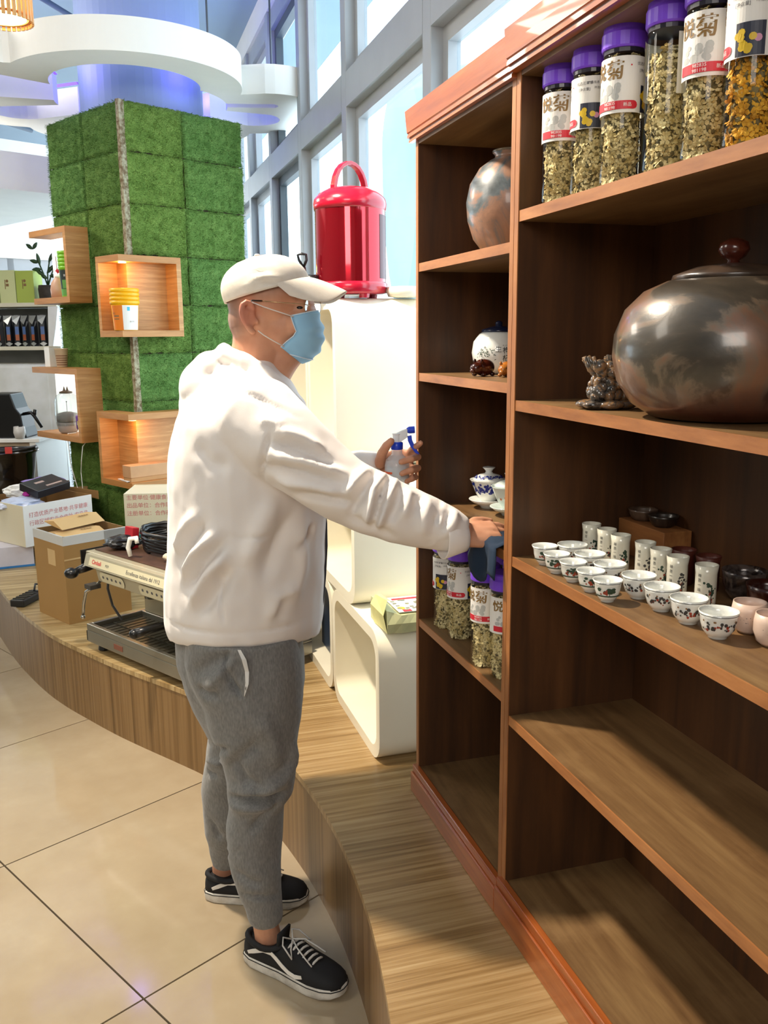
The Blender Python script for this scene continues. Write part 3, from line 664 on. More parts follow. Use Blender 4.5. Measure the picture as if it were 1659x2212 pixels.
lb = MB(); lb.box((-.045, -.070, .0565), (.09, .075, .0585)); l = obj('label', lb, paper_l, t, local=True)
pp = MB(); F_ = lambda u, v_: (u, v_, .0592)
pp.cur = 0; rect(pp, -.03, .045, .085, .06, F_); rect(pp, -.03, -.07, -.005, -.05, F_)
pp.cur = 1; rnd = random.Random(5)
for k in range(26): u, v_ = rnd.uniform(-.04, .08), rnd.uniform(-.065, .04); rect(pp, u, v_, u+.012, v_+.010, lambda a, b: (a, b, .0590+k*.00003))
pp.cur = 2; disc(pp, -.028, -.035, .012, F_)
obj('label_print', pp, [ink_r, mat('olive_grey_print', '#8b8a72', .6), ink_y], l, local=True)
# white cap-shaped thing beside dispenser
solid('paper_plate_stack', MB().lathe([(.03, 0), (.055, .004), (.062, .022), (.058, .034), (.03, .036)], 28), warm_white, 'small white upturned dish on top of the cube shelf, right of the red dispenser', 'dish', smooth=True).location = (.93, 2.80, 1.6465)

# ------------------------------------------------------------------ red drink dispenser
red = mat('red_metallic_steel', '#a80d22', .10, .75, var=.03, coat=.8); redp = mat('red_plastic', '#b5122f', .22, var=.03, coat=.4)
dl = (.770, 2.872)
t = thing('drink_dispenser', 'shiny red insulated drink dispenser with arched handle on top of the cube shelves', 'dispenser', (*dl, 1.646), math.atan2(-dl[1], -dl[0]))
DR = .113
obj('base', MB().lathe([(.100, .012), (.116, .016), (.118, .045), (.114, .050)], 48), redp, t, True, local=True)
ft_ = MB()
for a in (.5, 2.2, 3.6, 5.2): obj('foot', MB().lathe([(.016, 0), (.018, .013)], 12, Matrix.Translation((.085*math.cos(a), .085*math.sin(a), 0))), redp, t, local=True)
obj('body', MB().lathe([(DR, .048), (DR, .275)], 64, caps=False), red, t, True, local=True)
ld = obj('lid', MB().lathe([(DR+.002, .272), (DR+.004, .292), (DR+.001, .306), (.098, .324), (.070, .338), (.03, .345)], 56), redp, t, True, local=True)
hm = MB(); ring = []
for k in range(13):
    a = PI*k/12; c_ = Vector((0, .070*math.cos(a), .305+.112*math.sin(a)**.8 if 0 < k < 12 else .305)); ring.append([c_+Vector((sx*.011, .006*math.cos(a)*sy, .006*math.sin(a)*sy)) for sx, sy in ((-1, -1), (1, -1), (1, 1), (-1, 1))])
hm.loft(ring); obj('handle', hm, redp, t, local=True, bevel=.002).rotation_euler = (0, 0, .75)
tp = MB(); q_ = lambda x, y, z=0: S(x, y, 2.93)+F0*z
tp.tube([q_(688, 601), q_(672, 601), q_(657, 600)], [.012, .011, .011], 10); tp.tube([q_(657, 606), q_(656, 590), q_(655, 577)], [.013, .010, .008], 10); tp.tube([q_(655, 577), q_(646, 562), q_(643, 551), q_(652, 548), q_(661, 550), q_(662, 562), q_(656, 577)], .0045, 8)
obj('tap', tp, black, t, True)
pl = MB(); rr = DR+.0008
pl.add([(rr*math.cos(a), rr*math.sin(a), z) for z in (.06, .255) for a in [.95+k*.08 for k in range(8)]], [(k, k+1, 9+k, 8+k) for k in range(7)]); obj('side_label', pl, mat('dark_red_print', '#4a0a12', .3), t, local=True)
# ------------------------------------------------------------------ turf-clad pillar
tp_ = thing('turf_pillar', 'tall square pillar clad in green artificial turf tiles with worn corner', 'pillar', tuple(CC+eR*.42+eL*.44))
PZ0, PZT = .30, 2.83
obj('core', MB().box((.012, .012, PZ0), (.82, .87, PZT-.03), GM), mat('dark_glue_backing', '#3b2f1f', .9), tp_)
gm = NT('artificial_turf'); v = gm.coord(); oi = gm.nd('ShaderNodeObjectInfo'); n1 = gm.noise(v, 14, 4, .7); n2 = gm.noise(v, 180, 2)
c1 = gm.ramp(gm.math('ADD', gm.math('MULTIPLY', n1, .5), gm.math('MULTIPLY', n2, .5)), [(.32, '#3a5a26'), (.5, '#557a40'), (.68, '#789a58')])
c2 = gm.ramp(gm.math('ADD', gm.math('MULTIPLY', n1, .5), gm.math('MULTIPLY', n2, .5)), [(.32, '#4b5f22'), (.5, '#6a7f34'), (.68, '#8b9d4c')])
gm.set(color=gm.mix(gm.math('MULTIPLY', oi.outputs['Random'], .6), c1, c2), rough=.9, spec=.1)
def turf_tile(w_, h, sd):
    rnd = random.Random(sd); mb = MB(); nx, ny = 22, 15
    e = lambda: rnd.uniform(-.004, .004)
    g = [[Vector((i/nx*w_, -(.016+rnd.uniform(-.003, .003)), j/ny*h)) for i in range(nx+1)] for j in range(ny+1)]
    for j in range(ny+1): g[j][0].x += e()+.002; g[j][nx].x += e()-.002; g[j][0].y = g[j][nx].y = -.008
    for i in range(nx+1): g[0][i].z += e()+.002; g[ny][i].z += e()-.002; g[0][i].y = g[ny][i].y = -.008
    vs = [p for r in g for p in r]; W = nx+1
    fs = [(j*W+i, j*W+i+1, (j+1)*W+i+1, (j+1)*W+i) for j in range(ny) for i in range(nx)]
    rim = [i for i in range(W)]+[j*W+nx for j in range(1, ny+1)]+[ny*W+i for i in range(nx-1, -1, -1)]+[j*W for j in range(ny-1, 0, -1)]
    b = len(vs); vs += [Vector((vs[i].x, 0, vs[i].z)) for i in rim]; k = len(rim)
    fs += [(rim[(i+1) % k], rim[i], b+i, b+(i+1) % k) for i in range(k)]
    mb.add(vs, fs)
    bv, bf = [], []
    for k in range(3400):
        x, z = rnd.uniform(-.002, w_+.002), rnd.uniform(-.001, h+.001); l_ = rnd.uniform(.008, .016); dx, dz = rnd.gauss(0, .006), rnd.gauss(-.003, .006)
        a = rnd.random()*3.14; q = .0013; b = len(bv)
        bv += [(x-q*math.cos(a), -.012, z-q*math.sin(a)), (x+q*math.cos(a), -.012, z+q*math.sin(a)), (x+dx, -.014-l_, z+dz)]; bf.append((b, b+1, b+2))
    mb.add(bv, bf); return mb
cols = [.395, .435]; rows = []; z = PZ0; hs = [.283]*9; hs[-1] = .266
meshes = {}
for face in (0, 1):
    z = PZ0; k = 0
    W2 = cols if face == 0 else [.43, .45]
    while z < PZT-.05:
        h = min(.283, PZT-z); x = 0.0
        if PZT-z-h < .06: h = PZT-z
        for ci, w_ in enumerate(W2):
            key = (face, ci, round(h, 2), k % 2)
            if key not in meshes:
                o = obj('turf_tile', turf_tile(w_, h, hash(key) % 1000 if False else (face*10+ci*3+k % 2+1)), gm.m, tp_); meshes[key] = o.data
            else:
                o = bpy.data.objects.new('turf_tile', meshes[key]); C.objects.link(o); o.parent = tp_; o.matrix_parent_inverse = wm(tp_).inverted()
            rz = math.atan2(eR.y, eR.x)
            jit = .004*math.sin(k*3.1+ci*2+face)
            if face == 0: base = CC + eR*(x+.012) + eL*(.012+jit); o.rotation_euler = (0, 0, rz)
            else: base = CC + eR*(.012+jit) + eL*(x+w_+.012); o.rotation_euler = (0, 0, rz-PI/2)
            o.location = base + Vector((0, 0, z+.001)); x += w_
        z += h; k += 1
tape = two('worn_tape_corner', '#6f5a3e', '#a9a184', 40, .4, .6, .8, bump=.5)
cs = MB(); rnd = random.Random(8)
rings = [];
for k in range(60):
    zz = PZ0+(PZT-PZ0)*k/59; q = .012+rnd.uniform(-.003, .003)
    rings.append([GM @ Vector(p+(zz,)) for p in ((.03, -.004), (-q*.6, -q*.9), (-q, q), (-.004, .03), (.02, .02))])
cs.loft(rings); obj('corner_strip', cs, tape, tp_)

# ------------------------------------------------------------------ wall boxes on the pillar
def G(x, y, z): return GM @ Vector((x, y, z))
def corner_box(name, lab, p, a, b, z0, z1, grp, th=.036):
    t = thing(name, lab, 'wall shelf', tuple(G(0, 0, z0)), 0, grp); g = .034
    Lp = [(-p, -p), (a, -p), (a, -g), (-g, -g), (-g, b), (-p, b)]
    obj('top_board', MB().prism(Lp, z1-th, z1, GM), [oak_d], t, bevel=.001)
    obj('bottom_board', MB().prism(Lp, z0, z0+th, GM), [oak_d], t, bevel=.001)
    obj('end_board', MB().box((a-.03, -p, z0+th), (a, -g, z1-th), GM), oak, t)
    obj('end_board', MB().box((-p, b-.03, z0+th), (-g, b, z1-th), GM), oak, t)
    obj('back_board', MB().prism([(-g, -g), (a-.03, -g), (a-.03, -g+.006), (-g+.006, -g+.006), (-g+.006, b-.03), (-g, b-.03)][::-1] if False else [(a-.03, -g), (a-.03, -g+.003), (-g+.003, -g+.003), (-g+.003, b-.03), (-g, b-.03), (-g, -g)], z0+th, z1-th, GM), oak, t)
    c_ = G(-p*.62, -p*.62, 0); lm = obj('downlight', MB().lathe([(.022, z1-th-.006), (.022, z1-th+.001)], 20, Matrix.Translation((c_.x, c_.y, 0))), emis('amber_led', '#ffb45a', 14), t)
    l = bpy.data.lights.new('shelf_lamp', 'POINT'); l.energy = 1.3; l.color = (1, .55, .18); l.shadow_soft_size = .02
    lo = bpy.data.objects.new('shelf_lamp', l); C.objects.link(lo); lo.location = (c_.x, c_.y, z1-th-.03)
    return t
WB = 'lit oak box shelves on the turf pillar'
corner_box('corner_wall_shelf', 'lit oak box shelf around the pillar corner holding the yellow buckets', .15, .253, .105, 1.53, 1.98, WB)
corner_box('corner_wall_shelf', 'lower oak box shelf around the pillar corner holding the brown carton', .15, .56, .215, .66, 1.095, WB)
def side_box(lab, p, l0, l1, z0, z1, th=.036):
    t = thing('side_wall_shelf', lab, 'wall shelf', tuple(G(0, l0, z0)), 0, WB); g = .034
    obj('top_board', MB().box((-p, l0, z1-th), (-g, l1, z1), GM), oak_d, t, bevel=.001)
    obj('bottom_board', MB().box((-p, l0, z0), (-g, l1, z0+th), GM), oak_d, t, bevel=.001)
    obj('near_board', MB().box((-p, l0, z0+th), (-g, l0+.03, z1-th), GM), oak, t)
    obj('back_board', MB().box((-g-.004, l0+.03, z0+th), (-g, l1, z1-th), GM), emis('white_panel_added_glow', '#fdfcf4', 1.1), t)  # emission added to keep this board bright white, it is no lamp
    c_ = G(-p*.6, l0+.10, 0); obj('downlight', MB().lathe([(.018, z1-th-.005), (.018, z1-th+.001)], 16, Matrix.Translation((c_.x, c_.y, 0))), emis('amber_led', '#ffb45a', 14), t)
    return t
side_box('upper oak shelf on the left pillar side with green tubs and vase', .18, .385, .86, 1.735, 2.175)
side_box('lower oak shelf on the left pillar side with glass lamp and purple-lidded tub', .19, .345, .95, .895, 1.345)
# items on the wall shelves
def stack_tub(loc, r, h, n, col, lab, grp=None, label_bits=None):
    t = thing('stacked_tubs', lab, 'tub', loc, math.atan2(-loc[1], -loc[0]), grp); cm = mat('plastic_'+lab.split()[0], col, .35, var=.03)
    obj('tub', MB().lathe([(r*.80, 0), (r*.82, .003), (r*.95, h), (r*.90, h)], 32), cm, t, True, local=True)
    for k in range(n):
        z = h+k*.022; obj('rim', MB().lathe([(r*.96, z-.006), (r*1.03, z-.002), (r*1.03, z+.012), (r*.99, z+.014), (r*.97, z+.016)], 32), cm, t, True, local=True)
    lb = MB(); f = lambda u, v_: ((r*(.82+.13*v_/h)+.001)*math.cos(u/r), (r*(.82+.13*v_/h)+.001)*math.sin(u/r), v_)
    for (cur, x0, z0, x1, z1) in label_bits[1]: lb.cur = cur; rect(lb, x0*r, z0*h, x1*r, z1*h, (lambda u, v_, k=cur: tuple(Vector(f(u, v_))+Vector((math.cos(u/r), math.sin(u/r), 0))*.0003*k)), 10)
    for (cur, s_, x, z, sz) in label_bits[2]: lb.cur = cur; write(lb, s_, sz, lambda u, v_: tuple(Vector(f(u, v_))+Vector((math.cos(u/r), math.sin(u/r), 0))*.003), x*r, z*h)
    obj('label', lb, label_bits[0], t, local=True); return t
zb = 1.53+.0362
stack_tub(tuple(G(-.093, -.093, zb)), .080, .15, 4, '#f2b412', 'yellow stack of ribbed plastic buckets in the lit corner shelf', None,
          ([paper_l, mat('orange_print', '#e07a1c', .5), mat('cyan_print', '#4fb9d8', .5), ink_br], [(0, -.2, .02, 1.25, .92), (1, -1.2, .02, -.2, .92), (2, .15, .72, .35, .86), (3, -1.0, .5, -.5, .56), (3, -1.0, .40, -.5, .44)], [(3, '蜂蜜', -.95, .6, .012), (3, '柚子茶', .5, .3, .010)]))
stack_tub(tuple(G(-.112, .50, 1.735+.0362)), .062, .165, 5, '#7fbf2c', 'lime stack of ribbed plastic tubs on the upper side shelf', None,
          ([mat('charcoal_print', '#26302c', .5), mat('leaf_print', '#5f9a4a', .5), ink_r, ink_w], [(0, -1.3, .05, 1.3, .95), (1, -.9, .3, .2, .6), (1, -1.3, .05, 1.3, .28), (2, .1, .1, .3, .2)], [(3, '青汁', -.4, .72, .015)]))
vz = thing('flower_vase', 'small pinkish beige vase with a red flower on the upper side shelf', 'vase', tuple(G(-.105, .66, 1.735+.0362)))
obj('body', MB().lathe([(.040, 0), (.050, .004), (.053, .05), (.045, .09), (.028, .115), (.022, .122), (.025, .128)], 32), mat('pinkish_clay', '#c99a80', .4), vz, True, local=True)
b = MB(); b.tube([(0, 0, .1), (-.004, 0, .16), (-.008, .005, .25)], .0025, 6); obj('stem', b, mat('dry_stem', '#8a5a48', .6), vz, local=True)
b = MB()
for k in range(40):
    a, e = k*2.4, (k % 7)*.25-.3; d = Vector((math.cos(a)*math.cos(e), math.sin(a)*math.cos(e), math.sin(e))); s_ = d.orthogonal()*.004; c_ = Vector((0, -.01, .158)); b.add([c_-s_, c_+s_, c_+d*.024], [(0, 1, 2)])
b.ball((0, -.01, .158), .010, 8, 6); obj('red_flower', b, mat('red_petals', '#c4152a', .5), vz, local=True)
b = MB(); b.ball((.006, .0, .130), (.030, .030, .014), 16, 8); obj('white_moss', b, white_paint, vz, True, local=True)
cc_ = thing('paper_cup', 'beige printed paper cup with brown swirl pattern on top of the lower side shelf', 'cup', tuple(G(-.095, .72, 1.3455)), math.atan2(-6, 0))
obj('cup', MB().lathe([(.030, 0), (.032, .003), (.042, .112), (.044, .114), (.042, .117), (.040, .112), (.03, .02)], 28), mat('beige_cup_paper', '#cbb494', .5), cc_, True, local=True)
b = MB(); f = lambda u, v_: ((.0325+.09*v_)*math.cos(u/.038), (.0325+.09*v_)*math.sin(u/.038), v_)
for k in range(5): rect(b, -.042, .012+k*.014, .042, .018+k*.014, f, 12)
obj('printed_bands', b, mat('brown_print', '#8a5f45', .5), cc_, local=True)
bx = thing('white_box', 'tall narrow white carton beside the paper cup', 'box', tuple(G(-.085, .86, 1.3455)), math.atan2(eR.y, eR.x))
obj('carton', MB().box((-.04, -.035, 0), (.04, .035, .125)), white_paint, bx, local=True, bevel=.001); obj('flap', MB().box((-.041, -.0355, .126), (.041, .0355, .130)), warm_white, bx, local=True)
gl = thing('glass_lamp', 'clear glass cage-like table lamp with grey base on the lower side shelf', 'lamp', tuple(G(-.115, .66, .895+.0362)))
gl.scale = (.76, .76, 1)
obj('glass_cover', MB().lathe([(.075, .02), (.095, .06), (.100, .12), (.096, .20), (.080, .24), (.05, .255)], 36, caps=False), glass('lamp_glass', '#e8eef0', .03, .35, .12), gl, True, local=True)
obj('base', MB().lathe([(.055, 0), (.075, .012), (.090, .05), (.092, .07)], 32), mat('warm_grey_base', '#a8a09a', .5), gl, True, local=True)
obj('cushion', MB().lathe([(.088, .075), (.090, .10), (.080, .125), (.03, .135)], 32), mat('warm_grey_shade', '#8f8984', .6), gl, True, local=True)
b = MB(); b.lathe([(.052, .252), (.054, .262), (.02, .270)], 28); b.lathe([(.012, .268), (.002, .295)], 8, Matrix.Translation((.012, 0, 0))); b.lathe([(.012, .268), (.002, .295)], 8, Matrix.Translation((-.012, 0, 0))); obj('cap', b, mat('bronze_cap', '#5c5648', .4), gl, local=True)
b = MB(); b.tube([(.0, -.02, .07), (.0, -.02, .20)], .0022, 6); b.ball((0, -.02, .20), .005, 8, 6); obj('antenna', b, mat('grey_rod', '#8a8784', .4), gl, local=True)
ic = thing('ice_cream_tub', 'square pale yellow tub with purple lid on the lower side shelf', 'tub', tuple(G(-.105, .445, .895+.0362)), math.atan2(eR.y, eR.x)-.5)
b = MB(); b.loft([[Vector((x*q, y*q, z)) for x, y in rrect_c] for q, z in ((.043, 0), (.052, .10))] if False else [[Vector((sx*q, sy*q, z)) for sx, sy in ((-1, -.8), (-.8, -1), (.8, -1), (1, -.8), (1, .8), (.8, 1), (-.8, 1), (-1, .8))] for q, z in ((.041, 0), (.050, .10))]); obj('tub', b, mat('pale_yellow_plastic', '#dccb8c', .4), ic, local=True)
b = MB(); b.loft([[Vector((sx*q, sy*q, z)) for sx, sy in ((-1, -.8), (-.8, -1), (.8, -1), (1, -.8), (1, .8), (.8, 1), (-.8, 1), (-1, .8))] for q, z in ((.055, .095), (.056, .122), (.050, .126))]); b.prism([(-.056, -.02), (-.056, .02), (-.052, .02), (-.052, -.02)], .045, .10); b.ball((-.050, 0, .05), (.004, .02, .016), 10, 6); obj('lid', b, mat('violet_plastic', '#7a4fa8', .4), ic, local=True)
b = MB(); write(b, '芋泥雪糕', .012, lambda u, v_: (-.0455, -u, .022+v_), -.0, 0); write(b, '芋泥', .012, lambda u, v_: (u, -.0455, .022+v_)); obj('label_print', b, ink_br, ic, local=True)
kc = G(-.105, -.07, .66+.0362)
cbx = thing('kraft_box', 'low brown kraft carton with lid on the lower corner shelf', 'box', tuple(kc), math.atan2(eR.y, eR.x))
obj('tray', MB().box((-.03, -.045, 0), (.27, .04, .03)), mat('kraft_light', '#b98a58', .7), cbx, local=True, bevel=.001)
obj('lid', MB().box((-.033, -.048, .025), (.273, .043, .095)), mat('kraft_lid', '#c4956a', .7), cbx, local=True, bevel=.002)
cb = MB(); cb.tube(smooth3 if False else [on(140, 940, z=.94), G(-.17, .60, .89), G(-.172, .62, .75), G(-.165, .60, .62), G(-.15, .52, .52)], .003, 6)
solid('power_cable', MB().tube([G(-.095, .60, .9345), G(-.155, .592, .9345), G(-.162, .585, .90), G(-.164, .57, .75), G(-.155, .52, .60), G(-.14, .44, .50)], .0028, 6), white_paint, 'thin white cable hanging from the glass lamp, left one of two', 'cable', 'white cables under the lower side shelf')
solid('power_cable', MB().tube([G(-.13, .40, .90), G(-.162, .395, .87), G(-.17, .41, .78), G(-.158, .45, .70), G(-.17, .42, .60), G(-.15, .40, .50)], .0028, 6), white_paint, 'wavy white cable hanging beside the purple-lidded tub, right one of two', 'cable', 'white cables under the lower side shelf')

q0_, q1_ = G(-.13, .05, .698), G(-.155, -.10, .700)
solid('plastic_strip', MB().loft([[q0_, q0_+eR*.02, q0_+eR*.02+Vector((0, 0, .004)), q0_+Vector((0, 0, .004))], [q1_, q1_+eR*.02, q1_+eR*.02+Vector((0, 0, .004)), q1_+Vector((0, 0, .004))]]), white_paint, 'short white plastic strip lying at the left edge of the lower corner shelf', 'strip')
# ------------------------------------------------------------------ espresso machine
md = Vector((.5095, -.8604, 0)); mn = Vector((.8604, .5095, 0)); MO = Vector((-.149, 3.600, 0))
MM = Matrix((md, mn, Vector((0, 0, 1)))).transposed().to_4x4(); MM.translation = MO
em = thing('espresso_machine', 'old stainless two-group espresso machine with bare top on the platform', 'coffee machine', tuple(MO + md*.38 + mn*.25 + Vector((0, 0, .3))))
cream_st = mat('cream_steel_panel', '#bdb59b', .38, .45, var=.05); dark_st = mat('tray_steel_dark', '#5d594c', .4, .8, var=.15, vscale=9)
b = MB()
for x, y in ((.05, .04), (.72, .04), (.05, .45), (.72, .45)): obj('foot', MB().lathe([(.018, 0), (.022, .004), (.016, .036)], 12, MM @ Matrix.Translation((x, y, .3003))), black, em)
b = MB().box((0, 0, .335), (.78, .50, .385), MM); b.box((.0, 0, .385), (.78, .02, .41), MM); b.box((0, .02, .385), (.02, .50, .41), MM); b.box((.76, .02, .385), (.78, .5, .41), MM); b.box((.02, .24, .385), (.76, .50, .41), MM)
obj('drip_tray_base', b, steel, em, bevel=.003)
g_ = obj('tray_grid', MB().box((.022, .022, .386), (.758, .24, .392), MM), dark_st, em)
b = MB().box((.0225, .10, .392), (.757, .104, .396), MM)
for k in range(24): b.box((.04+k*.03, .03, .392), (.043+k*.03, .23, .394), MM)
obj('tray_bars', b, dark_st, g_)
obj('drip_plate_badge', MB().box((.20, -.002, .352), (.26, 0, .372), MM), mat('worn_badge', '#7a4a38', .5), em)
obj('back_body', MB().box((.03, .25, .41), (.75, .50, .60), MM), mat('beige_back_panel', '#b3a78a', .4, .3, var=.08), em, bevel=.003)
b = MB().box((0, .02, .655), (.78, .50, .705), MM); obj('upper_body', b, cream_st, em, bevel=.003)
b = MB(); b.loft([[MM @ Vector(p) for p in ((x, .0, .652), (x, -.012, .658), (x, .002, .702), (x, .02, .703))] for x in (.035, .78)]); obj('upper_panel', b, cream_st, em)
b = MB(); b.loft([[MM @ Vector(p) for p in ((x, .03, .600), (x, .012, .602), (x, .002, .652), (x, .03, .652))] for x in (.10, .78)]); q = obj('button_panel', b, cream_st, em)
b = MB().box((.10, .03, .60), (.76, .26, .655), MM); obj('lower_body', b, steel, em)
fp = lambda u, v_: MM @ Vector((u, -.0135+(v_-.658)*.32, v_)); fq = lambda u, v_: MM @ Vector((u, .0102-(v_-.602)*.2, v_))
b = MB(); b.cur = 0; rect(b, .07, .664, .74, .695, lambda u, v_: fp(u, v_)); pl_ = obj('name_plate', b, mat('pale_cream_plate', '#cfc7a6', .4, var=.03), em)
b = MB(); b.cur = 0; off = lambda f, e: (lambda u, v_: Vector(f(u, v_))-mn*e)
write(b, 'Cimbali', .022, off(fp, .001), .125, .674, bold=.01); b.cur = 1; write(b, 'M29', .014, off(fp, .001), .20, .675); write(b, 'Eccellenza italiana dal 1912', .020, off(fp, .001), .44, .674)
obj('lettering', b, [ink_r, ink_k], pl_)
for x0 in (.13, .40):
    b = MB(); n_ = 8
    poly = [(x0+.012+.016*math.cos(a), .626+.020*math.sin(a)) for a in [PI/2+PI*k/n_ for k in range(n_+1)]]+[(x0+.15+.016*math.cos(a), .626+.020*math.sin(a)) for a in [-PI/2+PI*k/n_ for k in range(n_+1)]]
    b.add([off(fq, .002)(u, v_) for u, v_ in poly], [tuple(range(len(poly)))]); kp = obj('keypad', b, mat('pale_cream_plate', '#cfc7a6'), em)
    b = MB()
    for k in range(5): disc(b, x0+.02+k*.03, .626, .006, off(fq, .003), 8)
    obj('buttons', b, ink_k, kp)
b = MB(); b.tube([MM @ Vector(p) for p in ((.03, .05, .652), (.012, .0, .640), (.008, -.03, .632))], [.016, .018, .013], 12); b.ball(MM @ Vector((.004, -.048, .628)), (.028, .028, .022), 16, 10); obj('steam_knob', b, black, em, True)
b = MB(); b.tube([MM @ Vector(p) for p in ((.065, .05, .60), (.065, .02, .575), (.06, .0, .565), (.035, -.01, .55), (.02, -.015, .50), (.015, -.02, .45))], .006, 10); b.ball(MM @ Vector((.015, -.02, .445)), .009, 10, 8); obj('steam_wand', b, mat('polished_chrome', '#b9b6ae', .15, .95), em, True)
b = MB(); b.tube([MM @ Vector(p) for p in ((.06, .08, .62), (.06, .07, .55), (.07, .08, .48), (.10, .10, .42))], .005, 8); b.box((.035, -.015, .565), (.08, .03, .582), MM); obj('water_pipe', b, mat('dark_rubber_pipe', '#3d3a36', .5), em)
for x0 in (.24, .54):
    g = MB(); g.lathe([(.034, .53), (.036, .60)], 24, MM @ Matrix.Translation((x0, .16, 0))); gg = obj('group_head', g, mat('polished_chrome', '#b9b6ae', .15, .95), em, True)
    if x0 < .3: continue
    g = MB(); g.lathe([(.030, .50), (.033, .505), (.033, .53)], 24, MM @ Matrix.Translation((x0, .16, 0))); g.tube([MM @ Vector((x0, .13, .515)), MM @ Vector((x0-.02, .05, .505))], .008, 8); obj('portafilter', g, steel, em, True)
    g = MB(); g.tube([MM @ Vector(p) for p in ((x0-.018, .06, .512), (x0-.03, .0, .508), (x0-.04, -.05, .503), (x0-.045, -.085, .50))], [.012, .013, .016, .018], 14); g.ball(MM @ Vector((x0-.046, -.088, .50)), .0182, 12, 8); obj('portafilter_handle', g, black, em, True)
b = MB(); b.lathe([(.024, 0), (.024, .006)], 24, MM @ Matrix.Translation((.085, .249, .505)) @ Matrix.Rotation(PI/2, 4, 'X')); obj('gauge_ring', b, mat('polished_chrome', '#b9b6ae', .15, .95), em)
obj('side_guard', MB().box((-.006, .0, .655), (0, .48, .71), MM).box((-.004, .0, .34), (.0, .45, .38), MM), black, em)
obj('open_top', MB().box((.02, .05, .7055), (.76, .48, .709), MM), mat('copper_brown_inside', '#5d4336', .5, .4, var=.3, vscale=20), em)
ms = Matrix.Translation((0, 0, .7095))
hz = MB(); rnd = random.Random(2)
for k in range(6):
    pts = []; a0 = rnd.random()*2
    for i in range(22):
        a = a0+i*.42; pts.append(MM @ Vector((.30+.17*math.cos(a)*(1+.1*k*.3), .26+.12*math.sin(a), .722+.012*k+.006*math.sin(i*1.1+k))))
    hz.tube(pts, .0085, 7)
solid('rubber_hose', hz, mat('black_rubber', '#121214', .35, var=.1), 'coils of black hose heaped on the open top of the coffee machine', 'hose', smooth=True)
b = MB(); b.loft([[MM @ Vector((x, y, z)) for y, z in ((.14, .7105), (.17, .7105), (.18, .79), (.15, .795))] for x in (.085, .14)]); solid('red_box', b, mat('red_card', '#b8202e', .5), 'small upright red box on the coffee machine', 'box', bevel=.002)
b = MB(); b.tube([MM @ Vector(p) for p in ((.26, .06, .7175), (.255, .055, .75), (.265, .06, .785), (.29, .07, .79), (.295, .07, .77))], [.008, .009, .010, .010, .008], 10); solid('white_clip', b, white_paint, 'white curved plastic fitting at the front edge of the machine top', 'fitting', smooth=True)
def crumple(name, c, r, sd, m_, lab, cat, sub=3, amp=.35, flat=1):
    bm = bmesh.new(); bmesh.ops.create_icosphere(bm, subdivisions=sub, radius=1)
    for v_ in bm.verts:
        d = v_.co.normalized(); q = 1+amp*noise.noise(d*2.3+Vector((sd, 0, 0)))+amp*.5*noise.noise(d*6+Vector((0, sd, 0)))
        v_.co = Vector((d.x*r[0]*q, d.y*r[1]*q, max(d.z*r[2]*q, -r[2]*flat)))+Vector(c)
    mb = MB(); mb.add([v_.co for v_ in bm.verts], [[v_.index for v_ in f.verts] for f in bm.faces]); bm.free()
    return solid(name, mb, m_, lab, cat)
film = NT('crinkled_clear_film'); film.set(color='#d8dadb', rough=.12, alpha=.75, spec=.8); film.bump(film.noise(film.coord(), 60, 4), .8, .01)
crumple('plastic_bag', MM @ Vector((.30, .33, .80)), (.09, .06, .045), 3, film.m, 'crumpled clear plastic bag on top of the hoses', 'bag')
crumple('cable_bundle', MM @ Vector((.10, .13, .735)), (.07, .05, .028), 5, mat('black_rubber', '#121214', .35), 'lump of black cable at the left end of the machine top', 'cable')
crumple('foam_ball', MM @ Vector((.42, .12, .7295)), (.022, .018, .014), 6, mat('beige_foam', '#c9bda4', .7), 'small beige ball lying on the machine top', 'fitting', 2, .1)
crumple('foil_piece', MM @ Vector((.47, .18, .735)), (.05, .035, .026), 7, film.m, 'small crinkled clear wrapper near the right of the machine top', 'wrapper')
crumple('small_white_cap', MM @ Vector((.38, .22, .80)), (.028, .024, .014), 9, white_paint, 'small white disc lying on the hoses', 'fitting', 2, .1)  # loose white cap lying on the hoses
# ------------------------------------------------------------------ cartons on the platform
kraft = mat('brown_cardboard', '#a07a44', .75, var=.06, vscale=3); kraft_in = mat('cardboard_inside', '#8f6c3e', .8, var=.06); tapew = mat('white_packing_tape', '#c9c8c4', .25, var=.03)
wcard = mat('white_cardboard', '#d9d6d2', .6, var=.03, vscale=2); wcard2 = mat('cream_cardboard', '#d8ceb2', .65, var=.03, vscale=2)
def open_box(name, lab, o, u, v, L1, L2, z0, z1, mts, th=.005, cat='box', grp=None):
    """o near bottom corner, u along the right face, v along the left face"""
    u = u.normalized(); v = v.normalized(); M = Matrix((u, v, Vector((0, 0, 1)))).transposed().to_4x4(); M.translation = Vector((o.x, o.y, 0))
    t = thing(name, lab, cat, (o.x, o.y, z0), 0, grp)
    obj('right_side', MB().box((0, 0, z0), (L1, th, z1), M), mts[0], t); obj('left_side', MB().box((0, th, z0), (th, L2, z1), M), mts[1], t)
    obj('far_side', MB().box((th, L2-th, z0), (L1, L2, z1), M), mts[2], t); obj('end_side', MB().box((L1-th, th, z0), (L1, L2-th, z1), M), mts[2], t)
    obj('bottom', MB().box((th, th, z0), (L1-th, L2-th, z0+.004), M), mts[2], t); return t, M
b0 = Vector((-.234, 3.954, 0)); uu = Vector((.246, .127, 0)); vv = Vector((-.133, .239, 0))
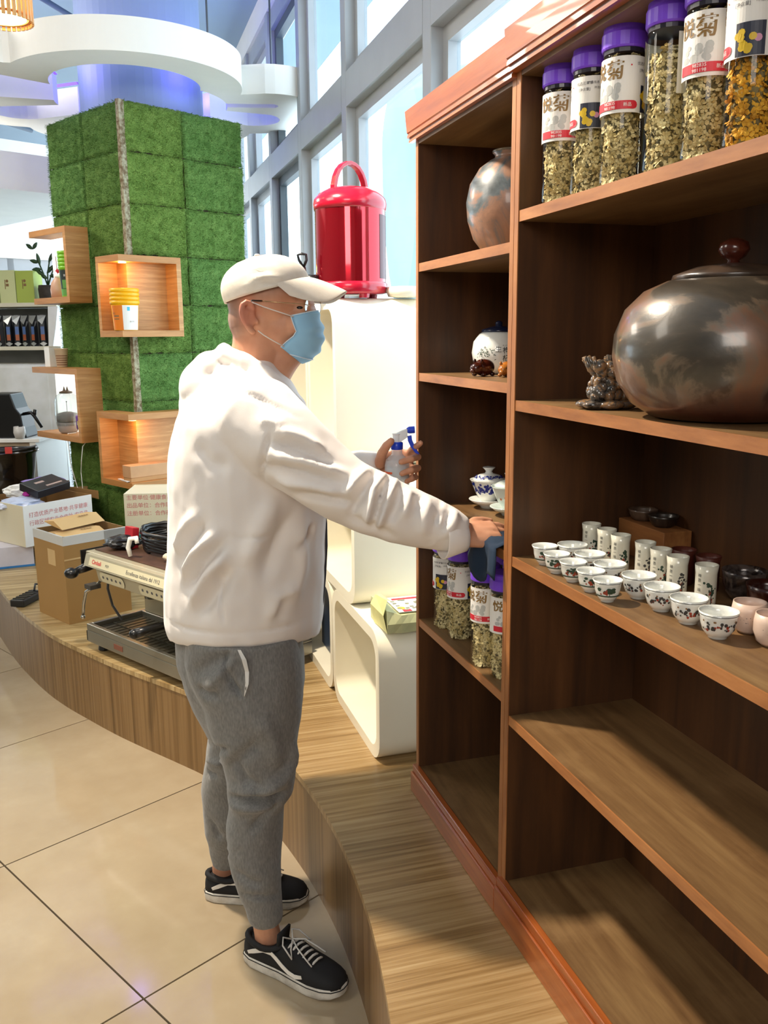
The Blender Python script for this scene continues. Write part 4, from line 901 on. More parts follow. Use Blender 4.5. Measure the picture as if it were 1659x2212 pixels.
t, M = open_box('cardboard_carton', 'tall open brown cardboard carton with white taped rim, left of the coffee machine', b0, uu, vv, .30, .28, .3005, .69, (kraft, kraft, kraft_in))
b = MB().box((-.001, -.001, .652), (.301, .0, .691), M).box((-.001, 0, .652), (0, .281, .691), M).box((0, 0, .6905), (.3, .008, .692), M).box((0, 0, .6905), (.008, .28, .692), M); b.loft([[M @ Vector((x, -.0015, z)) for x, z in ((.19, .64), (.19, .690), (.191, .690), (.191, .64))], [M @ Vector((x, -.0015, z)) for x, z in ((.30, .66), (.30, .690), (.301, .690), (.301, .66))]])
obj('taped_rim', b, tapew, t)
b = MB().box((0, -.0012, .585), (.16, 0, .592), M).box((-.0012, .08, .55), (0, .15, .62), M); obj('stickers', b, mat('tan_sticker', '#c9a874', .6), t)
env = mat('kraft_envelope', '#cda56c', .6, var=.05)
for k, (x, y, z, lx, ly, rz, rx) in enumerate([(.02, .05, .672, .21, .13, .0, .10), (.05, .10, .700, .24, .12, .25, .25)]):
    Me = M @ Matrix.Translation((x, y, z)) @ Matrix.Rotation(rz, 4, 'Z') @ Matrix.Rotation(rx, 4, 'X')
    e = thing('kraft_envelope', ['flat pale kraft envelope lying at the front of the brown carton', 'puffed kraft envelope lying at the back of the brown carton'][k], 'envelope', tuple(Me.translation), 0, 'kraft envelopes in the brown carton')
    b = MB(); b.loft([[Me @ Vector((x_, y_, z_)) for y_, z_ in ((0, 0), (ly*.5, -.002), (ly, 0), (ly*.5, .012+.01*k))] for x_ in (0, lx*.3, lx*.7, lx)]); obj('pouch', b, env, e)
    b = MB(); 
    for i in range(4): rect(b, lx*.55+i*.014, ly*.4, lx*.55+.010+i*.014, ly*.47, lambda u, v_: Me @ Vector((u, v_, .0132+.01*k)))
    obj('print', b, ink_br, e)
# white carton with red print stacked on a lower white carton
ZA = .42; A0 = on(57, 1183, z=ZA); ztop = .645
u_ = on(222, 1068, z=ztop)-on(46, 1100, z=ztop); u_.z = 0; v_ = on(0, 1089, z=ztop)-on(46, 1100, z=ztop); v_.z = 0; v_ = Vector((-u_.y, u_.x, 0)).lerp(v_.normalized()*u_.length, .5)
t, M = open_box('white_carton', 'open white carton with red printed characters, overhanging the carton below at far left', A0, u_, v_, .44, .46, ZA, ztop, (wcard, wcard2, mat('cardboard_inside', '#8f6c3e')))
b = MB(); f = lambda a, c: M @ Vector((a, -.0012, c))
for k, s_ in enumerate(['打造优质产业基地·共享健康', '行政区域农业合作社·农产品']):
    write(b, s_, .031, f, .22, ZA+.16-k*.045, align='CENTER')
obj('red_print', b, mat('faded_red_ink', '#c87a78', .6), t)
def fillers():
    crumple('snack_wrappers', M @ Vector((.10, .20, .62)), (.12, .10, .04), 12, mat('pale_blue_wrapper', '#b9c0d4', .3), 'pale blue wrappers inside the white printed carton', 'wrapper')
    crumple('tissue_pack', M @ Vector((.20, .34, .665)), (.09, .05, .045), 15, white_paint, 'torn bright white paper sticking up from the white carton', 'paper')
    crumple('magenta_wrapper', M @ Vector((.16, .22, .665)), (.022, .02, .014), 18, mat('magenta_film', '#b01f8a', .3), 'tiny magenta wrapper in the white carton', 'wrapper', 2)
    Mb = M @ Matrix.Translation((.17, .12, .648)) @ Matrix.Rotation(.12, 4, 'Z') @ Matrix.Rotation(.22, 4, 'X') @ Matrix.Rotation(-.10, 4, 'Y')
    t2 = thing('black_box', 'glossy black flat box with pale stripe resting across the white carton', 'box', tuple(Mb.translation))
    obj('carton', MB().box((0, 0, 0), (.23, .16, .045), Mb), mat('black_card', '#1b1b20', .3), t2, bevel=.003); obj('stripe', MB().box((.09, .03, .045), (.20, .045, .0462), Mb).box((.06, .09, .045), (.12, .11, .0462), Mb), mat('pale_stripe', '#a9938a', .5), t2)
fillers()
lo_ = on(75, 1222, z=.3005)
t = thing('lower_white_carton', 'closed white carton with blue bottom edge under the printed carton', 'box', (lo_.x-.2, lo_.y+.05, .3005))
ML = Matrix.Translation((lo_.x, lo_.y, 0)) @ Matrix.Rotation(.13, 4, 'Z')
obj('carton', MB().box((-.30, 0, .3005), (0, .36, .418), ML), mat('lilac_white_card', '#c9c3ca', .6), t, bevel=.002); obj('blue_edge', MB().box((-.30, -.002, .301), (.001, 0, .312), ML).box((0, 0, .301), (.002, .36, .312), ML), mat('blue_tape', '#2f76b4', .5), t)
# right-hand white carton on a teal crate, behind the machine
c0 = on(272, 1150, z=.52); u_ = on(400, 1147, z=.52)-c0; u_.z = 0; v_ = Vector((-u_.y, u_.x, 0))
t, M2 = open_box('text_carton', 'white carton with two rows of red characters behind the coffee machine', c0, u_, v_, .42, .30, .52, .725, (wcard2, wcard2, wcard2)); obj('closed_top', MB().box((.005, .005, .712), (.415, .295, .722), M2), wcard2, t)
b = MB()
for k, s_ in enumerate(['主要单位·健康食品行业协会', '出品单位：合作联盟研究社', '注册单位：合作研发展社']): write(b, s_, .029, lambda a, c: M2 @ Vector((a, -.0012, c)), .012, .695-k*.042, align='LEFT')
obj('red_print', b, mat('faded_red_ink', '#c87a78'), t)
b = MB().box((-.03, -.05, .3005), (.50, .34, .515), M2); t = thing('teal_crate', 'dark teal storage crate under the text carton', 'crate', tuple(M2 @ Vector((.2, .1, .3005)))); obj('crate_body', b, mat('dark_teal_plastic', '#0f4a4a', .4), t, bevel=.004); obj('rim', MB().box((-.036, -.056, .485), (.506, .346, .5185), M2), mat('teal_rim', '#15605f', .4), t, bevel=.003)
b = MB(); b.loft([[M2 @ Vector((x, y, z)) for y, z in ((-.16, .56), (-.13, .56), (-.13, .60), (-.16, .60))] for x in (.05, .5)]);
# black sheet behind machine
t = thing('black_case', 'flat black case between machine and teal crate', 'case', tuple(MM @ Vector((.3, .62, .30)))); obj('case_body', MB().box((.05, .53, .3005), (.48, .64, .72), MM), black, t, bevel=.02); obj('hinge', MB().box((.2, .525, .6), (.3, .53, .63), MM), steel, t)
# cardboard flaps and purple bag behind the white carton
t = thing('rear_carton', 'open brown carton with raised flaps behind the white printed carton', 'box', tuple(on(150, 1050, z=.62)))
pA, pB, pC = S(60, 1068, 5.35), S(150, 1062, 5.35), S(212, 1078, 5.25)
for k, (p0, p1, h) in enumerate(((pA, pB, .07), (pB, pC, .05))):
    d = (p1-p0); nrm = Vector((-d.y, d.x, 0)).normalized()*.006
    b = MB(); b.loft([[p0, p0+nrm, p0+nrm+Vector((0, 0, h*.6)), p0+Vector((0, 0, h*.6))], [p1, p1+nrm, p1+nrm+Vector((0, 0, h)), p1+Vector((0, 0, h))]]); obj('flap', b, kraft_in, t)
b = MB(); q0 = pA*.5+pB*.5; b.box((q0.x-.08, q0.y+.03, .3005), (q0.x+.22, q0.y+.33, min(pA.z, pB.z, pC.z))); obj('carton_body', b, kraft_in, t)
crumple('purple_bag', S(97, 1042, 5.25), (.11, .05, .03), 21, mat('lilac_film', '#9d86cf', .4), 'crumpled lilac plastic bag draped over the carton flaps', 'bag', 3, .5)
sp = on(60, 1300, z=.3005)
t = thing('power_strip', 'ribbed black plastic block with cord beside the brown carton', 'power strip', tuple(sp), 1.1)
obj('block', MB().box((-.09, -.035, 0), (.09, .035, .035)), mat('charcoal_plastic', '#1e1c1a', .5), t, local=True, bevel=.006)
b = MB()
for k in range(6): b.box((-.075+k*.026, -.028, .035), (-.062+k*.026, .028, .038))
obj('rib', b, black, t, local=True); obj('cord', MB().tube([(.06, 0, .036), (.09, .01, .062), (.13, .0, .05), (.16, .02, .012)], .005, 8), black, t, True, local=True)
# ------------------------------------------------------------------ left background
beige = mat('beige_counter', '#a9957c', .6)
cT = on(84, 948, z=.86); 
CM = Matrix.Translation((cT.x, cT.y, 0)) @ Matrix.Rotation(math.atan2(-eL.y, -eL.x)+PI*1.0, 4, 'Z')
CMx = Matrix.Translation((cT.x, cT.y, 0)) @ Matrix.Rotation(-YAW, 4, 'Z')
t = thing('service_counter', 'white topped counter with beige front at the far left', 'counter', (cT.x-.5, cT.y+.3, 0))
obj('worktop', MB().box((-1.6, 0, .835), (0, .6, .86), CMx), white_paint, t, bevel=.004); obj('body', MB().box((-1.58, .03, 0), (-.07, .58, .834), CMx), beige, t); obj('end_panel', MB().box((-.07, .01, 0), (-.03, .59, .834), CMx), white_paint, t)
t = thing('coffee_grinder', 'black coffee grinder with side lever on the far left counter', 'coffee machine', tuple(CMx @ Vector((-.24, .15, .861))))
b = MB(); b.loft([[CMx @ Vector((x, y, z)) for x, y in ((x0, .05), (x1, .05), (x1, .27), (x0, .27))] for x0, x1, z in ((-.34, -.10, .861), (-.34, -.12, .93), (-.34, -.13, 1.02), (-.34, -.16, 1.06), (-.34, -.19, 1.16))]); obj('body', b, black, t, bevel=.008)
b = MB(); b.tube([CMx @ Vector(p) for p in ((-.13, .10, 1.02), (-.07, .08, 1.03), (-.05, .08, 1.01), (.0, .07, .93))], [.011, .012, .012, .010], 10); b.tube([CMx @ Vector(p) for p in ((-.05, .08, 1.01), (-.04, .08, 1.05))], .012, 10); obj('lever', b, black, t, True)
solid('glass_cup', MB().lathe([(.022, 0), (.03, .004), (.040, .04), (.036, .082), (.034, .082), (.036, .04), (.01, .008)], 24, Matrix.Translation(CMx @ Vector((-.135, .02, .861)))), mat('frosted_cup', '#cfcac4', .2), 'small pale glass cup in front of the black grinder', 'cup', smooth=True)
tb = on(20, 1062, z=.56)
t = thing('black_tub', 'glossy black tub hanging below the counter edge at the far left', 'tub', tuple(tb)); tm = Matrix.Translation((tb.x, tb.y, .5603))
obj('shell', MB().lathe([(.13, 0), (.15, .01), (.165, .12), (.185, .25), (.20, .262), (.20, .27), (.18, .262), (.15, .03)], 32, tm), mat('black_gloss_tub', '#08080a', .12, coat=.6), t, True)
obj('handle', MB().tube([tm @ Vector((.19*math.cos(a), .19*math.sin(a), .285)) for a in [-.2-k*.25 for k in range(12)]], .014, 8), black, t, True); obj('red_tag', MB().box((tb.x+.02, tb.y-.215, .83), (tb.x+.06, tb.y-.195, .87)), mat('red_tape', '#c2362e', .4), t)
t = thing('tub_stand', 'beige low stand under the black tub', 'stand', (tb.x, tb.y, .3)); obj('stand_body', MB().box((tb.x-.2, tb.y-.14, .3005), (tb.x+.2, tb.y+.2, .56)), beige, t, bevel=.004); obj('plinth', MB().box((tb.x-.19, tb.y-.145, .3005), (tb.x+.19, tb.y-.14, .35)), black, t)
# shelf unit with gift boxes, plant, pouches
SU = Matrix.Translation((0, 0, 0)); s0 = S(108, 690, 7.0)
SU = Matrix.Translation((s0.x, s0.y, 0)) @ Matrix.Rotation(-YAW-.12, 4, 'Z')
t = thing('white_shelf_unit', 'white curved-end shelf unit with grey back at the far left', 'shelf', (s0.x-.6, s0.y+.2, 0))
obj('upper_board', MB().box((-1.6, 0, 1.765), (.06, .4, 1.795), SU), warm_white, t, bevel=.004); obj('lower_board', MB().box((-1.6, 0, 1.435), (-.0, .4, 1.465), SU), warm_white, t, bevel=.004)
obj('back_panel', MB().box((-1.6, .40, .9), (.0, .41, 1.765), SU), mat('grey_back', '#8f918f', .7), t); obj('base_cabinet', MB().box((-1.6, .0, 0), (-.03, .4, 1.33), SU), mat('bright_white_laminate', '#fbfaf4', .4), t, bevel=.03)
b = MB(); b.loft([[SU @ Vector((x, y, z)) for x, y in ((x0, .0), (x1, .0), (x1, .4), (x0, .4))] for x0, x1, z in ((-.03, .06, .0), (-.04, .05, 1.33), (-.03, .0, 1.43), (-.02, .04, 1.6), (-.01, .07, 1.765))]); obj('end_panel', b, mat('bright_white_laminate', '#fbfaf4'), t)
lime = mat('lime_gift_card', '#b5c65c', .5, var=.04); lime2 = mat('pale_lime_card', '#dbe0a8', .5, var=.03)
for k, (x0, x1) in enumerate(((-.62, -.42), (-.41, -.28), (-.275, -.13))):
    t = thing('gift_box', ['pale lime gift box at the left picture edge on the far shelf', 'narrow pale gift box with small emblem, middle of three', 'darker lime gift box beside the plant'][k], 'box', tuple(SU @ Vector(((x0+x1)/2, .2, 1.795))), 0, 'lime gift boxes on the far shelf')
    obj('carton', MB().box((x0, .04, 1.796), (x1, .18, 1.796+.25-.005*k), SU), lime if k == 2 else lime2, t, bevel=.002)
    b = MB(); f = lambda u, v_: SU @ Vector((u, .0385, v_)); rect(b, (x0+x1)/2-.02, 1.90, (x0+x1)/2-.014, 1.97, f); rect(b, (x0+x1)/2-.01, 1.92, (x0+x1)/2+.012, 1.94, f); disc(b, (x0+x1)/2, 1.96, .012, f, 6); obj('emblem', b, ink_br, t)
t = thing('potted_plant', 'potted plant with thick dark green leaves on the far shelf', 'plant', tuple(SU @ Vector((-.035, .08, 1.796))))
pm_ = SU @ Matrix.Translation((-.035, .08, 1.796)); obj('pot', MB().lathe([(.055, 0), (.068, .01), (.075, .10), (.070, .13)], 24, pm_), mat('dark_bark_pot', '#3f362f', .8, var=.3, vscale=30), t, True)
lf = mat('dark_leaf', '#2f4a2c', .4); stm = MB()
stem_pts = [[(0, 0, .12), (.005, 0, .22), (.03, 0, .32)], [(0, 0, .12), (-.03, .0, .22), (-.06, 0, .30)], [(0, 0, .12), (.03, 0, .2), (.07, .0, .28)]]
for s_ in stem_pts: stm.tube([pm_ @ Vector(p) for p in s_], .006, 6)
obj('stem', stm, lf, t, True)
for k, (x, z, dx, dz) in enumerate([(-.02, .20, -.07, .05), (-.04, .25, -.08, .0), (-.06, .30, -.07, .02), (-.05, .28, -.02, .09), (.0, .22, .06, .06), (.02, .30, .05, .08), (.05, .26, .07, .07), (.07, .28, .02, .08), (-.10, .40, -.05, .04), (-.10, .40, .04, .05), (.0, .18, -.05, .03), (.02, .2, .06, .0)]):
    b = MB(); p0 = Vector((x, 0, z)); d = Vector((dx, 0, dz)); sd_ = Vector((-dz, .01, dx)).normalized()*.016
    b.loft([[pm_ @ (p0+d*q+sd_*w_+Vector((0, -.004, 0))), pm_ @ (p0+d*q+Vector((0, -.008-.0, 0))), pm_ @ (p0+d*q-sd_*w_), pm_ @ (p0+d*q+Vector((0, .004, 0)))] for q, w_ in ((0, .15), (.25, .8), (.55, 1), (.85, .6), (1, .08))]); obj('leaf', b, lf, t, True)
foil = mat('black_foil_pouch', '#23262c', .3, .4); foil_l = mat('silver_foil', '#b9bcbb', .3, .5)
pk = None
for k in range(9):
    if pk is None:
        pk = emp('coffee_pouch'); b = MB(); b.loft([[Vector((x*w_, y_*dp, z)) for x, y_ in ((-1, 0), (-.5, -1), (.5, -1), (1, 0), (.5, 1), (-.5, 1))] for w_, dp, z in ((.030, .012, 0), (.032, .020, .02), (.032, .020, .14), (.030, .008, .19), (.034, .003, .24))]); obj('pouch', b, foil, pk, local=True)
        b = MB(); b.cur = 0; f = lambda u, v_: (u, -.0212, v_); rect(b, -.014, .09, .014, .15, f); b.cur = 1; rect(b, -.014, .045, .014, .09, f); b.cur = 2; b.add([f(-.028, .02), f(0, .0), f(.028, .02), f(0, .034)], [(0, 1, 2, 3)]); b.add([f(-.03, .195), f(.0, .165), (.03, -.006, .235), (-.034, -.006, .235)], [(0, 1, 2, 3)]); obj('label', b, [mat('blue_label', '#5a78b0', .5), mat('rust_label', '#b4623c', .5), foil_l], pk, local=True); o = pk
    else: o = dup(pk)
    o.location = SU @ Vector((-.66+k*.070, .07, 1.4655)); o.rotation_euler = (0, 0, -YAW-.12+.35*math.sin(k*1.7)); tag(o, 'foil coffee pouch with blue and rust label, %s from the right' % ['ninth', 'eighth', 'seventh', 'sixth', 'fifth', 'fourth', 'third', 'second', 'first'][k], 'pouch', 'coffee pouches on the far shelf')
# ------------------------------------------------------------------ cloud-shaped hanging ring with blue light
lobes = [(-.02, -.42, .66), (-.78, -.38, .50), (-.80, .25, .42), (-.45, .70, .42), (.20, .72, .42), (.66, .36, .42), (.78, .0, .30)]
def outline(shrink):
    pts = []
    for k in range(220):
        a = 2*PI*k/220; d = (math.cos(a), math.sin(a)); best = 0
        for x, y, r in lobes:
            r = r-shrink; bq = x*d[0]+y*d[1]; disc_ = bq*bq-(x*x+y*y-r*r)
            if disc_ > 0: best = max(best, bq+math.sqrt(disc_))
        if shrink: best = max(best, .52)
        pts.append((best*d[0], best*d[1]))
    return pts
RC = Matrix.Translation((pc.x, pc.y, 0)) @ Matrix.Rotation(-YAW*.7, 4, 'Z')
o_, i_ = outline(0), outline(.24); n = len(o_); Z0, Z1 = 2.945, 3.11
b = MB(); vs = [RC @ Vector((*p, z)) for ps, z in ((o_, Z0), (i_, Z0), (o_, Z1), (i_, Z1)) for p in ps]; fs = []
for k in range(n):
    q = (k+1) % n; fs += [(k, n+k, n+q, q), (k, q, 2*n+q, 2*n+k), (2*n+k, 2*n+q, 3*n+q, 3*n+k), (n+k, 3*n+k, 3*n+q, n+q)]
b.add(vs, fs)
cl = thing('cloud_ceiling_ring', 'white cloud-shaped ring hanging around the pillar with violet-blue light inside', 'light fixture', (pc.x, pc.y, Z0))
obj('ring', b, white_paint, cl)
b = MB(); led = [(p[0]*1.015, p[1]*1.015) for p in i_]
led_i = [(p[0]*.985, p[1]*.985) for p in i_]
b.add([RC @ Vector((*p, z)) for ps, z in ((led_i, Z1+.01), (led, Z1+.03)) for p in ps], [(k, (k+1) % n, n+(k+1) % n, n+k) for k in range(n)]); obj('light_strip', b, emis('violet_blue_led', '#3a22ff', 6), cl)
for k, (px, py, top_) in enumerate(((338, 50, 3.9), (490, 130, 3.9), (98, 50, 3.9), (220, 44, 3.9))):
    a = [(.45, -.35), (.80, .10), (-.55, -.55), (.0, .75)][k]; p = RC @ Vector((*a, 0)); obj('suspension_rod', MB().lathe([(.006, Z1-.01), (.006, 3.899)], 8, Matrix.Translation(p)), alu_dark, cl)
for k in range(4):
    a = PI/4+k*PI/2; l = bpy.data.lights.new('ring_glow', 'POINT'); l.energy = 1.3; l.color = (.16, .10, 1); l.shadow_soft_size = .06
    lo = bpy.data.objects.new('ring_glow', l); C.objects.link(lo); lo.location = RC @ Vector((.46*math.cos(a), .46*math.sin(a), 3.06))
# slatted pendant lamp, upper left
lp = S(8, 48, 3.1); LR, LZ = .088, lp.z
t = thing('slatted_pendant_lamp', 'round pendant lamp of thin wooden slats glowing warm at the top left corner', 'pendant lamp', (lp.x, lp.y, LZ))
sm_ = None
slw = mat('thin_slat_wood', '#d39a5a', .5)
for k in range(34):
    a = 2*PI*k/34; ca = Matrix.Translation((lp.x, lp.y, LZ)) @ Matrix.Rotation(a, 4, 'Z')
    if sm_ is None: o = obj('slat', MB().box((-.0035, -.0055, 0), (.0035, .0055, .16)), slw, t, local=True, bevel=.0008); sm_ = o.data
    else: o = bpy.data.objects.new('slat', sm_); C.objects.link(o); o.parent = t
    o.location = (LR*math.cos(a), LR*math.sin(a), 0); o.rotation_euler = (0, 0, a)
for z in (.012, .10): obj('hoop', MB().lathe([(LR-.012, z), (LR-.004, z), (LR-.004, z+.006), (LR-.012, z+.006), (LR-.012, z)], 40, caps=False), slw, t, local=True)
obj('diffuser', MB().lathe([(.070, .012), (.070, .15)], 32), emis('warm_diffuser', '#ffd596', 9), t, True, local=True)
obj('cord', MB().lathe([(.003, .15), (.003, 3.899-LZ)], 6), black, t, local=True)
# ceiling pipes, beam and ducts
dk = mat('blue_grey_steel_beam', '#4f6276', .6); b = MB().box((-6, 3.0, 3.50), (-.1, 3.3, 3.895), GM); tag(obj('ceiling_beam', b, dk), 'blue-grey steel beam under the ceiling at the far left', 'beam')
tag(obj('ceiling_duct', MB().box((-5.5, 3.8, 3.05), (.4, 5.6, 3.5), GM), mat('pale_duct', '#b9d2dc', .5)), 'wide pale metal air duct below the ceiling at the far left', 'duct')
for k, (p0, p1) in enumerate(((G(-1.9, -.2, 3.62), G(2.0, 2.2, 3.62)), (G(-3, 1.3, 3.3), G(1.0, 3.2, 3.3)))):
    tag(obj('ceiling_pipe', MB().tube([p0, p1], .018, 10), dk, smooth=True), ['thin dark diagonal pipe above the cloud ring', 'thin dark diagonal pipe left of the turf pillar top'][k], 'pipe', 'thin ceiling pipes')
# ------------------------------------------------------------------ the person
person = thing('person', 'person in beige cap, blue mask, white hooded jacket and grey joggers wiping a shelf', 'person', (.30, 2.10, 0))
def fuse(mb, voxel, smooth=4, factor=.5):
    me = bpy.data.meshes.new('f'); me.from_pydata([tuple(v) for v in mb.v], [], mb.f); me.update()
    bm = bmesh.new(); bm.from_mesh(me); bmesh.ops.recalc_face_normals(bm, faces=bm.faces); bm.to_mesh(me); bm.free()
    o = bpy.data.objects.new('f', me); C.objects.link(o)
    r = o.modifiers.new('r', 'REMESH'); r.mode = 'VOXEL'; r.voxel_size = voxel
    s_ = o.modifiers.new('s', 'SMOOTH'); s_.factor = factor; s_.iterations = smooth
    e = o.evaluated_get(bpy.context.evaluated_depsgraph_get()); m2 = e.to_mesh()
    n = len(m2.vertices); co = np.empty(n*3); m2.vertices.foreach_get('co', co); no = np.empty(n*3); m2.vertex_normals.foreach_get('vector', no)
    fs = [tuple(p.vertices) for p in m2.polygons]; e.to_mesh_clear(); bpy.data.objects.remove(o); bpy.data.meshes.remove(me)
    return co.reshape(-1, 3), no.reshape(-1, 3), fs
def folds(co, no, segs):
    d = np.zeros(len(co))
    for s_ in segs:
        pts = [np.array(p) for p in s_[0]]; w_, amp = s_[1], s_[2]; best = np.full(len(co), 1e9); par = np.zeros(len(co))
        L_ = len(pts)-1
        for i in range(L_):
            a, b = pts[i], pts[i+1]; ab = b-a; t = np.clip(((co-a)@ab)/(ab@ab+1e-12), 0, 1); q = np.linalg.norm(co-(a+t[:, None]*ab), axis=1)
            m_ = q < best; best[m_] = q[m_]; par[m_] = (i+t[m_])/L_
        fade = np.minimum(1, np.minimum(par, 1-par)*4+.15)
        d += amp*np.exp(-(best/w_)**2)*fade
    return co+no*d[:, None]
def snapn(co, p, tree=[None, None]):
    if tree[0] is not co:
        from mathutils.kdtree import KDTree
        k = KDTree(len(co)); [k.insert(c, i) for i, c in enumerate(co)]; k.balance(); tree[0] = co; tree[1] = k
    o = Vector((0, 0, EYE)); d = (Vector(p)-o).normalized(); L0 = (Vector(p)-o).length; best = None
    for s_ in range(-30, 31):
        q = o+d*(L0+s_*.012); c, i, r = tree[1].find(q)
        if r < .010: best = c; break
    return tuple(best) if best is not None else tuple(tree[1].find(Vector(p))[0])
def onskin(co, segs): return [([snapn(co, p) for p in s_[0]], s_[1], s_[2]*1.75) for s_ in segs]
def lumpy(co, no, amp, sc, seed=0):
    d = np.array([noise.noise(Vector(p)*sc+Vector((seed, 0, 0))) for p in co]); return co+no*(amp*d)[:, None]
def mk(name, co, fs, m_, par, **k):
    mb = MB(); mb.v = co.tolist(); mb.f = fs; mb.mi = [0]*len(fs); return obj(name, mb, m_, par, True, **k)
def ring(c, a, b, n=28, tilt=0):
    return [c + R0*(a*math.cos(2*PI*i/n)) + F0*(b*math.sin(2*PI*i/n)) + Vector((0, 0, tilt*math.cos(2*PI*i/n))) for i in range(n)]
def torso(rows, t):
    out = []
    for r in rows:
        L_, R_, y, b = r[:4]; tt = r[4] if len(r) > 4 else t
        p, q = S(L_, y, tt), S(R_, y, tt); out.append(ring((p+q)/2, (q-p).dot(R0)/2, b))
    return out
def path(pp): return [S(x, y, t) for x, y, t in pp]
OR = Matrix((R0, F0, Vector((0, 0, 1)))).transposed()         # local axes of the figure
def blob(mb, px, py, t, r, n=18): mb.ball(S(px, py, t), r, n, 12, OR); return mb
# --- skin body
b = MB()
blob(b, 579, 642, 2.1, (.096, .077, .095), 28)
blob(b, 560, 690, 2.1, (.072, .070, .070), 24)
blob(b, 612, 705, 2.1, (.070, .064, .072), 24)
blob(b, 628, 738, 2.1, (.050, .056, .042), 20)
blob(b, 655, 764, 2.1, (.024, .030, .020))
blob(b, 650, 672, 2.1, (.034, .056, .040))
blob(b, 655, 645, 2.1, (.026, .052, .022))
blob(b, 684, 706, 2.1, (.013, .014, .016)); blob(b, 674, 685, 2.1, (.014, .011, .026)); blob(b, 673, 733, 2.1, (.012, .024, .012))
blob(b, 638, 700, 2.052, (.028, .020, .028)); blob(b, 638, 700, 2.148, (.028, .020, .028))
b.tube(path([(560, 705, 2.1), (562, 745, 2.105), (554, 800, 2.11), (546, 870, 2.11)]), [.060, .064, .066, .070], 24)
b.tube(path([(626, 750, 2.1), (604, 778, 2.103), (584, 810, 2.106), (566, 850, 2.11)]), [.042, .044, .046, .050], 18)
for sg in (-1, 1):                                              # ears
    f = lambda x, y, d=0: S(x, y, 2.1+sg*(.079+d))
    b.tube([f(549, 668), f(543, 655, .006), f(532, 651, .010), f(523, 658, .014), (f(521, 672, .015)), f(525, 690, .013), f(534, 706, .010), f(545, 717, .004), f(553, 718, 0)], [.004, .0052, .006, .0065, .0065, .006, .006, .0075, .005], 10)
    b.tube([f(534, 668, .010), f(531, 682, .010), f(538, 697, .008)], [.004, .0045, .004], 8)
    blob(b, 539, 684, 2.1+sg*.078, (.014, .008, .030), 12); b.ball(f(556, 695, -.002), (.005, .005, .007), 8, 6)
b.loft(torso([(420, 640, 1390, .13), (410, 660, 1250, .15), (420, 650, 1080, .16), (440, 640, 930, .16), (480, 610, 860, .12)], 2.1))
b.tube(path([(560, 905, 2.0), (600, 935, 1.93), (700, 1030, 1.875), (790, 1092, 1.86), (900, 1128, 1.845), (985, 1150, 1.84), (1012, 1156, 1.84)]), [.05, .048, .043, .040, .036, .028, .027], 18)
b.tube(path([(560, 900, 2.2), (600, 960, 2.27), (690, 1060, 2.25), (760, 1035, 2.2), (815, 1008, 2.155)]), [.05, .045, .038, .034, .024], 18)
# right hand on the shelf: palm, four fingers, thumb
W0, K0 = S(1004, 1157, 1.84), S(1068, 1152, 1.86); hd = (K0-W0).normalized(); ls = hd.cross(Vector((0, 0, 1))).normalized(); hu = ls.cross(hd).normalized(); ls, hu = ls*math.cos(.45)-hu*math.sin(.45), hu*math.cos(.45)+ls*math.sin(.45)   # ls points to the camera side
def hring(p, w_, h): return [p + ls*(w_*math.cos(a)) + hu*(h*math.sin(a)) for a in [2*PI*i/16 for i in range(16)]]
b.loft([hring(W0-hd*.02, .028, .022), hring(W0+hd*.01, .033, .021), hring(W0+hd*.035, .041, .019), hring(K0, .042, .0145), hring(K0+hd*.008, .038, .012)])
for k, (o_, ln, cu) in enumerate(((.032, .72, .35), (.011, .92, .25), (-.011, 1.0, .22), (-.031, .92, .22))):
    p = K0 + ls*o_ - hd*(.006 if k == 0 else 0); pts = [p-hd*.012]; d = hd.copy(); d = (d+ls*(.10*(1.5-k)*.5)).normalized()
    for sgl in (.038, .024, .018): d = (d-hu*cu).normalized(); pts.append(pts[-1]+d*sgl*ln)
    b.tube(pts, [.0095, .0092, .0082, .0068], 10); b.ball(pts[-1], .0068, 8, 6); b.ball(p, .0098, 8, 6)
p = W0 + hd*.02 - ls*.028; b.tube([p, p+hd*.022-ls*.022-hu*.004, p+hd*.047-ls*.030-hu*.010, p+hd*.068-ls*.030-hu*.014], [.013, .012, .010, .008], 10)
# left hand closed round the spray bottle
b.loft([[q+Vector((0, 0, 0)) for q in [S(x, y, t) + (F0*(.011*math.sin(a)) + Vector((0, 0, 1))*(w_*math.cos(a))) for a in [2*PI*i/14 for i in range(14)]]] for x, y, t, w_ in ((812, 1010, 2.155, .024), (832, 1006, 2.163, .034), (855, 1004, 2.168, .040), (878, 1004, 2.166, .040), (890, 1003, 2.160, .036))])
for pts, rr in (([(884, 978, 2.160), (892, 969, 2.135), (902, 962, 2.11), (909, 957, 2.095)], (.0095, .009, .008, .0072)),
                ([(888, 990, 2.160), (903, 987, 2.125), (889, 991, 2.086), (866, 998, 2.079)], (.0098, .0092, .0088, .0078)),
                ([(888, 1012, 2.160), (903, 1011, 2.125), (889, 1015, 2.086), (868, 1023, 2.079)], (.0096, .009, .0085, .0076)),
                ([(886, 1032, 2.155), (898, 1031, 2.120), (890, 1035, 2.090), (878, 1040, 2.083)], (.0085, .008, .0075, .0068)),
                ([(820, 1004, 2.145), (825, 980, 2.115), (835, 963, 2.098), (845, 953, 2.092)], (.015, .0125, .011, .0092))):
    pp = path(pts); b.tube(pp, list(rr), 10); b.ball(pp[-1], rr[-1], 8, 6); b.ball(pp[1], rr[1]*1.05, 8, 6); b.ball(pp[2], rr[2]*1.05, 8, 6)
